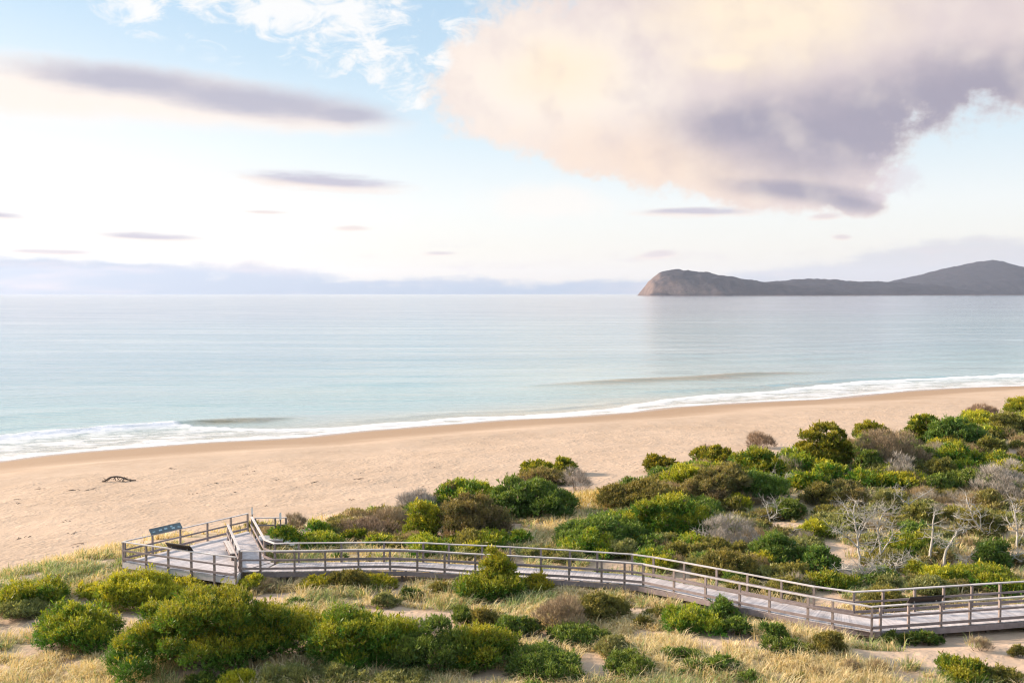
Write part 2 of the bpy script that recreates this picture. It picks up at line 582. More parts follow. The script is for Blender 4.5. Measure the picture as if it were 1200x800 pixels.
def make_ground():
    xs = grow(-36, 62, .34, -9000, 9000); ys = grow(27, 118, .34, -6000, 420)
    X, Y, Q = grid(xs, ys)
    Z = ground(X, Y)
    p, q = pq(X, Y)
    d = shore(p) - q
    veg = sstep(-1.5, 3.5, d - 69 - 2.2 * fbm(p / 9, q / 9, 31, 2))
    far = np.hypot(X, Y) > 900
    Z = np.where(far & (d > 20), np.minimum(Z, 8), Z)
    b = bare(X, Y)
    m, P = material('dune_and_beach_sand')
    v = coord('Object')
    a_d, a_v, a_b = attr('inland'), attr('veg'), attr('bare')
    n_f, n_m, n_l = noise(v, 9, 5, .65), noise(v, 1.1, 5, .6), noise(v, .12, 4, .55)
    sand = mix(ss(.3, .7, n_l), (.36, .258, .183), (.42, .305, .221))
    sand = mix(ss(.35, .7, n_m) * .35, sand, (.47, .36, .275))
    sand = mix(ss(.52, .72, noise(v, 3.6, 6, .7)) * .24, sand, (.33, .235, .165))
    sand = mix(ss(.58, .75, n_f) * .3, sand, (.34, .25, .18))
    # damp band by the water, with its own wavering edge
    edge = a_d + (noise(mapping(v, (.5, 1, 1), (0, 0, math.radians(-29.4))), .12, 4) - .5) * 16
    damp = ss(24, 11, edge)
    sand = mix(damp * .88, sand, (.265, .172, .105))
    soak = ss(4.0, .3, a_d)
    sand = mix(soak * .5, sand, (.28, .20, .15))
    damp2 = ss(.05, .3, noise(mapping(v, (.4, 1, 1), (0, 0, math.radians(-29.4))), .09, 3) - .5) * ss(12, 22, a_d) * ss(44, 30, a_d)
    sand = mix(damp2 * .75, sand, (.29, .195, .122))
    litter = mix(ss(.35, .65, n_m), (.27, .21, .13), (.44, .35, .22))
    litter = mix(ss(.45, .7, n_f), litter, (.19, .175, .09))
    cov = ss(.25, .75, 1.0 - a_b + (n_m - .5) * .6) * a_v
    put(P, 'Base Color', mix(cov * .85, sand, litter))
    put(P, 'Roughness', .92 - soak * .6 - damp * .12); put(P, 'Specular IOR Level', .25 + soak * .3)
    # footprints and wind ripple only on the dry upper beach
    vo = node('ShaderNodeTexVoronoi'); N.nt.links.new(v.k, vo.inputs['Vector']); put(vo, 'Scale', 1.9)
    put(vo, 'Randomness', 1.0)
    tramp = ss(.02, .5, N(vo.outputs[0])) * ss(.4, .65, noise(v, .35, 4)) * .5 + noise(v, .7, 6, .65) * .9 + noise(v, 3.2, 4, .6) * .45
    dry = ss(24, 38, edge + (noise(v, .25, 3) - .5) * 20)
    nb = bumpn(tramp * dry * .10 + n_f * .012 + n_l * .05, 1.0, 1.0)
    put(P, 'Normal', nb)
    o = mesh('ground', np.stack([X, Y, Z], -1), {4: Q}, m, smooth=True, attrs={'inland': np.clip(d, -50, 400), 'veg': veg, 'bare': b})
    tag(o, 'pale beach sand rising into grassy coastal dunes', None, None, 'structure')


def make_sea():
    ps = grow(-130, 330, 1.5, -30000, 26000, 1.15); qs = grow(108, 262, .45, 40, 25000, 1.13)
    Pp, Qq, Fq = grid(ps, qs)
    sd = Qq - shore(Pp)
    wob = 1.6 * fbm(Pp / 14, Qq / 60, 51, 3)
    fade = sstep(420, 250, np.abs(Qq))
    Z = .05 * np.sin(sd / 3.1 + wob * 1.5 + .6 * np.sin(Pp / 23)) * sstep(14, 45, sd) * fade

    def ridge(c, h, wf, wb, lo, hi, soft):
        t = sd - c
        return h * np.where(t < 0, np.exp(-(t / wf) ** 2), np.exp(-(t / wb) ** 2)) * sstep(lo, lo + soft, Pp) * (1 - sstep(hi - soft, hi, Pp))

    cl = 20.5 + 1.0 * wob
    Z = Z + ridge(cl, .55, 1.7, 4.5, -90, 52, 14)
    Z = Z + ridge(31 + wob, .34, 3.2, 5, -60, 30, 30) + ridge(48 + 1.4 * wob, .30, 4, 7, -80, 60, 40)
    Z = Z + ridge(47 + .8 * wob + (Pp - 120) * -.02, .78, 3.4, 7.5, 98, 205, 40)
    Z = Z + ridge(24 + 1.2 * wob, .4, 1.5, 4, 108, 300, 30) + ridge(70 + 2 * wob, .3, 4, 8, 30, 120, 40)
    Z = Z + ridge(11 + wob, .2, 1.0, 2.5, 45, 118, 20)
    out = np.interp(Pp, [-130, 0, 29, 37, 47, 70, 100, 112, 130, 180, 260, 330], [19, 20.5, 20.5, 12, 7, 6, 6.5, 9, 15, 21, 25, 27]) + 1.0 * wob + .9 * fbm(Pp / 4, Qq / 4, 77, 3)
    foam = (1 - sstep(-1.0, .6, sd - out))
    inner = .30 + .09 * sstep(50, 36, Pp) + .16 * sstep(108, 135, Pp) + .5 * np.exp(-((sd - out + 1.2) / 2.2) ** 2) + .34 * np.exp(-((sd - .8) / 1.6) ** 2)
    inner = inner + .10 * sstep(60, -10, Pp)
    inner = inner + .25 * fbm(Pp / 6, Qq / 2.5, 88, 3)
    foam = np.clip(foam * inner, 0, 1)
    churn = np.exp(-((sd - (47 + .8 * wob - (Pp - 120) * .02) + 2.0) / 3.0) ** 2) * sstep(98, 135, Pp) * (1 - sstep(165, 205, Pp)) + np.exp(-((sd - cl + 1.2) / 1.8) ** 2) * sstep(28, 36, Pp) * (1 - sstep(40, 52, Pp))
    Z = Z + foam * sstep(2, 12, sd) * (.12 + .16 * fbm(Pp / 1.6, Qq / 1.1, 79, 3))
    X = CT * Pp - ST * Qq; Y = ST * Pp + CT * Qq
    m, P = material('sea_water')
    v = coord('Object')
    a_s, a_f = attr('seaward'), attr('foam')
    rot = math.radians(-29.4)
    body = mix(ss(0, 30, a_s), (.38, .34, .27), (.25, .355, .36))
    body = mix(ss(30, 160, a_s), body, (.185, .285, .325))
    body = mix(ss(160, 900, a_s), body, (.145, .195, .265))
    body = mix(attr('churn') * .9, body, (.21, .165, .085))
    patch = noise(mapping(v, (.22, 1, 1), (0, 0, rot)), .018, 5, .6)
    rip = noise(mapping(v, (.45, 1, 1), (0, 0, rot)), .95, 5, .6)
    chop = noise(mapping(v, (.35, 1, 1), (0, 0, rot * .7)), .22, 4, .55)
    swell = noise(mapping(v, (.2, 1, 1), (0, 0, rot)), .045, 3, .5)
    patch2 = noise(mapping(v, (.16, 1, 1), (0, 0, rot)), .045, 5, .6)
    amp = .15 + ss(.38, .62, patch) * .9 + ss(.42, .62, patch2) * .5
    rip2 = noise(mapping(v, (.6, 1, 1), (0, 0, rot)), .42, 4, .6)
    h = rip * amp * .17 + rip2 * amp * .22 + chop * amp * .36 + swell * 1.0
    nw = bumpn(h, 1.0, 1.0)
    n1 = noise(mapping(v, (.5, 1, 1), (0, 0, rot)), .9, 7, .65, .4)
    n2 = noise(mapping(v, (.28, 1, 1), (0, 0, rot)), .45, 6, .6, .8)
    lace = N.m('ABSOLUTE', n2 - .5) * 3.0
    fm = ss(.10, .52, a_f * 1.30 - (n1 - .3) * .95 - ss(.35, 0.0, lace) * .0 - ss(.12, .6, lace) * .45 * ss(.95, .5, a_f))
    put(P, 'Base Color', mix(fm * (.62 + .38 * ss(.6, .95, a_f)), body, (.64, .64, .68)))
    put(P, 'Roughness', .10 + fm * .6); put(P, 'IOR', 1.5)
    nf = bumpn(h + n1 * fm * .22, 1.0, 1.0)
    put(P, 'Normal', nf)
    o = mesh('sea', np.stack([X, Y, Z], -1), {4: Fq}, m, smooth=True, attrs={'seaward': np.clip(sd, -50, 4000), 'foam': foam, 'churn': churn})
    tag(o, 'calm pale blue sea with low breakers along the beach', None, None, 'structure')


def make_headland():
    ridges = [
        (9600, 620, [(753.5, 347), (754.5, 338), (760, 329), (771, 320), (783, 315.6), (797, 315), (815, 317), (840, 321), (870, 326), (900, 331), (960, 337), (1010, 346)]),
        (11200, 900, [(850, 346), (880, 332), (900, 329.5), (925, 327.6), (950, 326), (975, 327), (1000, 328.6), (1050, 330), (1100, 334), (1160, 346)]),
        (13200, 1700, [(960, 346), (1000, 336), (1045, 329.8), (1080, 322), (1110, 314), (1135, 309), (1150, 305.6), (1158, 305), (1175, 308.6), (1200, 316.5), (1240, 325), (1300, 331), (1420, 346)]),
    ]
    xs = np.arange(1150, 9800, 22.0); ys = np.concatenate([np.arange(8700, 12000, 30.0), np.arange(12000, 15200, 60.0)])
    X, Y, Q = grid(xs, ys)
    Z = np.full(X.shape, -40.0)
    wx = 60 * fbm(X / 500, Y / 500, 61, 4); wy = 120 * fbm(X / 420, Y / 420, 62, 4)
    for y0, w, prof in ridges:
        pu = np.array([(u - 600) / F * y0 for u, v in prof]); pz = np.array([20 + (344 - v) / F * y0 for u, v in prof])
        top = np.interp(X + wx * .25, pu, pz, -40, -40)
        t = np.abs(Y - y0 + wy * .9) / w
        g = np.clip(1 - t ** 1.5, 0, 1) ** .8
        Z = np.maximum(Z, -25 + (top + 25) * g)
    gul = np.abs(fbm(X / 170, Y / 320, 63, 4))
    Z = Z - 27 * gul * sstep(10, 140, Z) + 10 * fbm(X / 60, Y / 60, 64, 3) * sstep(0, 40, Z)
    Z = np.maximum(Z, -2.8)
    m, P = material('headland_forest_and_rock')
    v = coord('Object')
    ge = node('ShaderNodeNewGeometry')
    sp = node('ShaderNodeSeparateXYZ'); N.nt.links.new(ge.outputs['Normal'], sp.inputs[0])
    nz = N(sp.outputs[2])
    so = node('ShaderNodeSeparateXYZ'); N.nt.links.new(v.k, so.inputs[0])
    n1, n2 = noise(v, .012, 6, .65), noise(v, .003, 4, .6)
    wood_ = mix(ss(.3, .7, n1), (.012, .011, .017), (.026, .022, .028))
    rock = mix(ss(.3, .7, noise(mapping(v, (1, 1, .25)), .02, 6, .7)), (.075, .055, .050), (.165, .115, .10))
    steep = ss(.93, .70, nz + (n1 - .5) * .25)
    west = ss(2450, 1700, N(so.outputs[0]) + (n2 - .5) * 900)
    f = N.m('MAXIMUM', steep * west, ss(9, 3, N(so.outputs[2]) + (n1 - .5) * 8))
    pale = ss(.62, .72, n2) * ss(5200, 5900, N(so.outputs[0])) * ss(120, 60, N(so.outputs[2])) * ss(.45, .6, n1)
    c = mix(f, wood_, rock)
    c = mix(pale * .5, c, (.26, .25, .15))
    put(P, 'Base Color', c); put(P, 'Roughness', .95); put(P, 'Specular IOR Level', .1)
    put(P, 'Normal', bumpn(n1, .7, 20.0))
    o = mesh('hills', np.stack([X, Y, Z], -1), {4: Q}, m, smooth=True)
    tag(o, 'dark wooded headland with reddish sea cliff and a peaked hill on the horizon', None, None, 'structure')


def make_haze(density):
    b = MB(); b.box((0, 7000, 310), 52000, 36800, 628)
    m = bpy.data.materials.new('sea_haze'); m.use_nodes = True
    N.nt = m.node_tree
    nt = m.node_tree
    nt.nodes.remove(nt.nodes['Principled BSDF'])
    n = node('ShaderNodeVolumePrincipled')
    n.inputs['Color'].default_value = (.70, .79, 1.0, 1); n.inputs['Density'].default_value = density; n.inputs['Anisotropy'].default_value = .2
    nt.links.new(n.outputs[0], nt.nodes['Material Output'].inputs['Volume'])
    o = b.build('haze', m)
    tag(o, 'thin bluish sea haze', None, None, 'stuff')
# ------------------------------------------------------------------ timber structures
def unit2(a, b):
    t = (b - a)[:2]; return t / (np.linalg.norm(t) + 1e-9)


def stations(P, step):
    P = np.asarray(P, float)[:, :2]
    L = np.concatenate([[0], np.cumsum(np.linalg.norm(np.diff(P, axis=0), axis=1))])
    s = np.arange(0, L[-1], step)
    return np.stack([np.interp(s, L, P[:, 0]), np.interp(s, L, P[:, 1])], -1), s / L[-1]


def resample(P, f):
    P = np.asarray(P, float)[:, :2]
    L = np.concatenate([[0], np.cumsum(np.linalg.norm(np.diff(P, axis=0), axis=1))]); L /= L[-1]
    return np.stack([np.interp(f, L, P[:, 0]), np.interp(f, L, P[:, 1])], -1)


def clip_line(poly, o, d):
    """where the line o + t d runs inside a simple polygon: list of (t0, t1)"""
    ts = []
    n = len(poly)
    for i in range(n):
        a, b = poly[i], poly[(i + 1) % n]
        e = b - a
        den = d[0] * e[1] - d[1] * e[0]
        if abs(den) < 1e-9: continue
        w = a - o
        t = (w[0] * e[1] - w[1] * e[0]) / den
        s = (w[0] * d[1] - w[1] * d[0]) / den
        if 0 <= s < 1: ts.append(t)
    ts.sort()
    return list(zip(ts[::2], ts[1::2]))


def plank_deck(poly, direction, z, width=.14, gap=.012):
    poly = [np.asarray(p[:2], float) for p in poly]
    d = np.asarray(direction, float); d /= np.linalg.norm(d)
    n = np.array([-d[1], d[0]])
    k = [p @ n for p in poly]
    b = MB()
    s = min(k) + gap
    while s < max(k) - .02:
        w = width - gap
        lo, hi = clip_line(poly, n * (s + .004), d), clip_line(poly, n * (s + w - .004), d)
        if len(lo) == len(hi):
            for (a0, a1), (b0, b1) in zip(lo, hi):
                q = [n * s + d * a0, n * s + d * a1, n * (s + w) + d * b1, n * (s + w) + d * b0]
                j = random.uniform(-.004, .004)
                b.prism(q, z - .035 + j, z + j)
        s += width
    return b


def rail_fence(label, pts, mats, rail_z=RZ, deck=DZ, group='timber railings along the boardwalk', skip=(), low=True, post_down=.35):
    """a railing through pts (x, y): one post at each, three boards between"""
    pts = [np.asarray(p[:2], float) for p in pts]
    base = pts[0]
    o = empty('timber_railing', (base[0], base[1], deck), label, 'railing', group)
    for i, p in enumerate(pts):
        if i in skip: continue
        a = pts[max(i - 1, 0)]; c = pts[min(i + 1, len(pts) - 1)]
        t = unit2(a, c); rz = math.atan2(t[1], t[0])
        b = MB(); zb = deck - post_down; zt = rail_z - .05
        b.box((0, 0, (zb + zt) / 2 - deck), .10, .09, zt - zb, rz)
        q = b.build('post', mats['post'], o); q.location = (p[0] - base[0], p[1] - base[1], 0)
    for nm, zz, w, h in (('top_rail', rail_z - .025, .125, .05), ('mid_rail', deck + .62, .045, .09), ('bottom_rail', deck + .17, .045, .12)):
        if nm == 'bottom_rail' and not low: continue
        b = MB()
        for i in range(len(pts) - 1):
            a, c = pts[i], pts[i + 1]
            t = unit2(a, c); n = np.array([-t[1], t[0]])
            off = 0 if nm == 'top_rail' else .07
            ex = .03 if nm == 'top_rail' else .004
            zz_ = zz - deck + (.002 * (i % 2))
            A = np.array([*(a - t * ex - n * off - base), zz_]); B = np.array([*(c + t * ex - n * off - base), zz_])
            b.beam(A, B, w, h)
        b.build(nm, mats['rail'] if nm == 'top_rail' else mats['board'], o)
    return o


def make_timber():
    mats = {
        'deck': wood('weathered_deck_timber', (.37, .335, .345), (.53, .49, .495), .85, 3.0),
        'rail': wood('silvered_rail_timber', (.38, .345, .34), (.54, .50, .49), .75, 5.0),
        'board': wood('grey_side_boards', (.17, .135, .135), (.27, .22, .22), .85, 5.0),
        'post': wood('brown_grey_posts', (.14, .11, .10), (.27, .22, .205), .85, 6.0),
        'dark': wood('dark_bearers', (.12, .10, .085), (.20, .17, .15), .9, 5.0),  # darker timber for joists and support posts
        'bench': wood('pale_bench_timber', (.46, .43, .42), (.60, .57, .55), .8, 4.0),
    }
    f2, b2 = FRONT[:, :2], BACK[:, :2]
    # --- long walkway
    o = empty('boardwalk', (f2[15][0], f2[15][1], DZ), 'long grey plank boardwalk winding through the dunes below its railings', 'boardwalk')
    inv = np.array([-f2[15][0], -f2[15][1], -DZ])

    def local(b):
        for V in b.V: V += inv
        return b

    L = np.linalg.norm(np.diff(f2[1:], axis=0), axis=1).sum()
    n = int(L / .142)
    fr = np.linspace(0, 1, n + 1)
    Fp = f2[1:].copy(); Fp[0] = f2[1]
    # the end of the leg and the start of the walkway share the corner
    Bp = b2
    # pair stations by nearest point so that planks stay square to the path
    Fs = resample(Fp, fr)
    Bd = resample(Bp, np.linspace(0, 1, 900))
    idx = np.array([np.argmin(((Bd - a) ** 2).sum(1)) for a in Fs]).astype(float)
    idx = np.maximum.accumulate(idx)
    ker = np.hanning(41); ker /= ker.sum()
    idx = np.convolve(np.pad(idx, 20, mode='edge'), ker, 'valid')
    Bs = np.stack([np.interp(idx, np.arange(900), Bd[:, 0]), np.interp(idx, np.arange(900), Bd[:, 1])], -1)
    b = MB()
    for i in range(n):
        a0, a1, c0, c1 = Fs[i], Fs[i + 1], Bs[i], Bs[i + 1]
        e = (a0 - c0) / np.linalg.norm(a0 - c0) * .04
        g = .06
        j = random.uniform(-.004, .004)
        q = [a0 + e, a0 + (a1 - a0) * (1 - g) + e, c0 + (c1 - c0) * (1 - g) - e, c0 - e]
        b.prism(q, DZ - .036 + j, DZ + j)
    local(b).build('deck', mats['deck'], o)
    for P_, off in ((Fs, -.075), (Bs, .075)):
        b = MB(); pr = P_[::14]
        for i in range(len(pr) - 1):
            t = unit2(pr[i], pr[i + 1]); nn = np.array([-t[1], t[0]]) * off
            b.beam([*(pr[i] + nn), DZ - .17], [*(pr[i + 1] + nn), DZ - .17 + .001 * (i % 2)], .05, .24)
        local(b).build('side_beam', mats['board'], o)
    b = MB()
    for k in range(7, n, 14):
        t = (Bs[k] - Fs[k]) / np.linalg.norm(Bs[k] - Fs[k])
        b = MB(); b.beam([*(Fs[k] + t * .03), DZ - .15], [*(Bs[k] - t * .03), DZ - .15], .07, .18)
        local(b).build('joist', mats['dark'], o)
    for k in range(7, n, 15):
        for P_, s in ((Fs, .25), (Bs, -.25)):
            t = (Bs[k] - Fs[k]) / np.linalg.norm(Bs[k] - Fs[k]) * s
            x, y = P_[k] + t
            g = float(ground(x, y)[0])
            b = MB(); b.box((0, 0, (g - .4 + DZ - .25) / 2 - DZ), .12, .12, max(.3, DZ - .25 - g + .4), .2)
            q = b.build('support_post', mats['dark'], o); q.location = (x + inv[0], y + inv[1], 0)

    # --- viewing platform with the leg that leads to the beach steps
    A, B_, Cc, D_, E_, F_, G_, V_ = (p[:2] for p in (PA, PB, PC, PD, PE, PF, PG, PV))
    FR = f2[1]
    o = empty('viewing_platform', (PB[0], PB[1], DZ), 'wedge shaped timber viewing platform jutting towards the beach', 'platform')
    inv = np.array([-PB[0], -PB[1], -DZ])
    poly = [A, B_, Cc, FR, D_, E_, F_, G_]
    local(plank_deck(poly, G_ - A, DZ - .002)).build('deck', mats['deck'], o)
    b = MB()
    for p0, p1 in ((A, B_), (B_, Cc), (G_, A)):
        t = unit2(p0, p1); nn = np.array([t[1], -t[0]]) * .03
        for zz, h, w in ((DZ - .19, .30, .05),):
            b.beam([*(p0 + nn), zz], [*(p1 + nn), zz], w, h)
    local(b).build('side_beam', mats['rail'], o)
    for k in range(7):
        for s in (.15, .5, .85):
            e0 = A + (B_ - A) * (k + .5) / 7; e1 = G_ + (F_ - G_) * (k + .5) / 7
            x, y = e0 + (e1 - e0) * s
            if s > .2 and k % 2: continue
            g = float(ground(x, y)[0])
            b = MB(); b.box((0, 0, (g - .4 + DZ - .3) / 2 - DZ), .12, .12, max(.3, DZ - .3 - g + .4))
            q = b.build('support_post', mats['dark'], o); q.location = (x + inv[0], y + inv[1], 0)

    # --- railings
    rail_fence('timber railing on the near side of the long boardwalk', f2, mats)
    rail_fence('timber railing on the far side of the long boardwalk, curving up to the beach steps', [F_, .5 * (F_ + E_), E_, D_] + list(b2[1:]), mats)
    rail_fence('timber railing on the near edge of the viewing platform', [A, plane(171, 638, RZ), plane(197, 641.6, RZ), plane(224, 645.5, RZ), plane(251, 649, RZ), B_], mats, post_down=.7)
    rail_fence('timber railing on the seaward edge of the platform, below the blue sign', [A + np.array([.06, .12])] + [A + (G_ - A) * t for t in (.215, .43, .65, .85, 1.0)], mats)
    rail_fence('short railing dividing platform from walkway behind the bench', [V_ + (Cc - V_) * t for t in (0, .2, .42, .66, .97)], mats, low=True)
    dz = DZ - .1
    st = empty('beach_steps', (F_[0] + .6, F_[1] - .3, dz), 'timber landing and steps leading off the boardwalk down to the sand', 'steps')
    bx, by = F_[0] + .6, F_[1] - .3
    b = MB()
    for i in range(7): b.box((.62, -.55 + .16 * i, -.02 + .001 * (i % 2)), 1.7, .148, .04)
    b.build('landing', mats['bench'], st)
    for yy in (-.66, .52):
        b = MB(); b.box((.62, yy, -.16), 1.74, .05, .24); b.build('side_beam', mats['board'], st)
    b = MB()
    for i in range(4):
        b = MB(); b.box((1.68 + .3 * i, -.06, -.17 * (i + 1)), .29, 1.1, .045); b.build('tread', mats['bench'], st)
    for sx in (-.1, 1.35):
        for sy in (-.4, .35):
            b = MB(); b.box((0, 0, -.75), .1, .1, 1.3); q = b.build('support_post', mats['dark'], st); q.location = (sx, sy, 0)
    rail_fence('short two bar railing at the head of the beach steps', [(bx - .45, by + .56), (bx + .75, by + .62), (bx + 1.4, by + .64)], mats, rail_z=RZ - .12, deck=dz, low=False)

    # --- bench on the platform
    d = unit2(V_, Cc); n_ = np.array([-d[1], d[0]])
    c = .5 * (plane(261, 632, DZ + .45) + plane(269, 650, DZ + .45))[:2]
    t = unit2(plane(262, 632, DZ + .45), plane(271, 649, DZ + .45))
    rz = math.atan2(t[1], t[0])
    c = c + np.array([.35, 0])
    o = empty('platform_bench', (*c, DZ), 'backless pale timber bench against the short dividing railing', 'bench', rz=rz)
    b = MB()
    for k in range(4): b.box((0, -.21 + .14 * k, .45), 2.9, .128, .05)
    b.build('seat', mats['bench'], o)
    for sx in (-1.15, 0, 1.15):
        b = MB(); b.box((sx, 0, .21), .12, .42, .42); b.build('leg', mats['post'], o)
    for yy in (-.30, .30):
        b = MB(); b.box((0, yy, .405), 2.84, .035, .1); b.build('apron', mats['board'], o)

    # --- interpretive panels
    blue = plain('faded_blue_print', (.08, .105, .12), .45, .35, 2.5)
    pale = plain('pale_print', (.30, .42, .47), .5, .3, 6)
    darkm = plain('dark_brown_panel_back', (.035, .026, .026), .6, .3, 5)
    steel = plain('grey_bracket_metal', (.18, .18, .19), .5, .2, 6)
    white = plain('white_sign_face', (.72, .72, .70), .5, .1, 6)

    def panel_sign(label, P0, P1, up, tilt, face, back, marks, w=.42):
        P0, P1 = np.asarray(P0[:2]), np.asarray(P1[:2])
        c = (P0 + P1) / 2; t = unit2(P0, P1); L = np.linalg.norm(P1 - P0)
        o = empty('information_sign', (*c, RZ), label, 'sign', rz=math.atan2(t[1], t[0]))
        b = MB(); b.box((0, 0, up), L, w, .03, 0, tilt); pn = b.build('panel', face, o)
        ct, s_ = math.cos(tilt), math.sin(tilt)
        b = MB(); b.box((0, s_ * .026, up - ct * .026), L - .1, w - .08, .02, 0, tilt); b.build('backing', back, o)
        if marks:
            r = random.Random(4)
            for k in range(5):
                x = -L / 2 + L * (k + .5) / 5
                for j in range(r.choice((1, 2))):
                    yy = r.uniform(-.10, .10)
                    yl = yy * ct - s_ * .0185 * 1; zl = up + yy * s_ + ct * .0185
                    b = MB(); b.box((x + r.uniform(-.05, .05), yl, zl), L * r.uniform(.05, .11), r.uniform(.05, .11), .004, 0, tilt)
                    b.build('printed_picture', pale, pn)
        for sx in (-.32, .32):
            b = MB(); b.box((sx * L, 0, up / 2 - .02), .05, .05, up + .02); b.build('bracket', steel, o)
        return o

    sA, sG = A + (G_ - A) * .215, A + (G_ - A) * .43
    panel_sign('slanting blue information board with pale pictures on the seaward platform railing', sA - .08 * (sG - sA), sG + .04 * (sG - sA), .17, math.radians(52), blue, darkm, True, .38)
    panel_sign('dark backed reading board tilted on the near platform railing', plane(196, 641.5, RZ), plane(225, 645.6, RZ), .13, math.radians(-52), darkm, darkm, False, .5)
    panel_sign('dark backed reading board tilted on the boardwalk railing beside the dead trees', plane(1064, 707, RZ), plane(1104, 704.4, RZ), .13, math.radians(-52), darkm, darkm, False, .5)

    def marker(label, x, y, z, h, w):
        o = empty('marker_sign', (x, y, z), label, 'sign')
        b = MB(); b.box((0, 0, h / 2), .06, .06, h); b.build('pole', mats['post'], o)
        b = MB(); b.box((0, -.05, h - .22), w, .02, .40); b.build('sign_plate', white, o)

    marker('small white notice on a pole at the far end of the platform railing', G_[0] + .28, G_[1] + .05, DZ, 1.45, .09)
    marker('small white notice on a pole at the outer end of the beach steps railing', bx + 1.12, by + .42, dz, 1.42, .13)
    return mats


# ------------------------------------------------------------------ plants
def norm(a):
    return a / (np.linalg.norm(a, axis=-1, keepdims=True) + 1e-9)


KINDS = {   # base, second, tip colour; lobe size, leaf length, leaf aspect, leaves per shoot, twig share, cover
    'lush':  dict(a=(.040, .122, .015), b=(.10, .235, .027), tip=(.50, .45, .030), lobe=(.24, .36), ar=.30, m=8, ls=2.3, cover=2.0),
    'gold':  dict(a=(.115, .18, .018), b=(.26, .29, .026), tip=(.56, .46, .032), lobe=(.22, .34), ar=.30, m=8, ls=2.2, cover=2.0),
    'dark':  dict(a=(.052, .112, .028), b=(.098, .172, .036), tip=(.24, .30, .042), lobe=(.22, .34), ar=.32, m=8, ls=1.9, cover=2.1),
    'heads': dict(a=(.080, .125, .016), b=(.17, .20, .022), tip=(.46, .38, .028), lobe=(.13, .22), ar=.36, m=8, ls=1.2, cover=2.3),
    'sage':  dict(a=(.15, .18, .075), b=(.22, .235, .09), tip=(.34, .32, .10), lobe=(.20, .32), ar=.26, m=7, ls=1.3, cover=1.8),
    'olive': dict(a=(.11, .125, .036), b=(.185, .18, .055), tip=(.34, .28, .06), lobe=(.18, .30), ar=.26, m=7, ls=1.2, cover=1.9),
    'half':  dict(a=(.050, .095, .020), b=(.29, .205, .125), tip=(.34, .28, .07), lobe=(.16, .28), ar=.24, m=7, ls=1.5, cover=1.9),
    'brown': dict(a=(.18, .13, .082), b=(.28, .205, .13), tip=(.44, .33, .20), lobe=(.2, .32), ar=.07, m=6, ls=2.6, cover=1.15),
    'grey':  dict(a=(.22, .19, .165), b=(.31, .275, .245), tip=(.44, .39, .35), lobe=(.2, .32), ar=.06, m=6, ls=2.9, cover=.8),
}


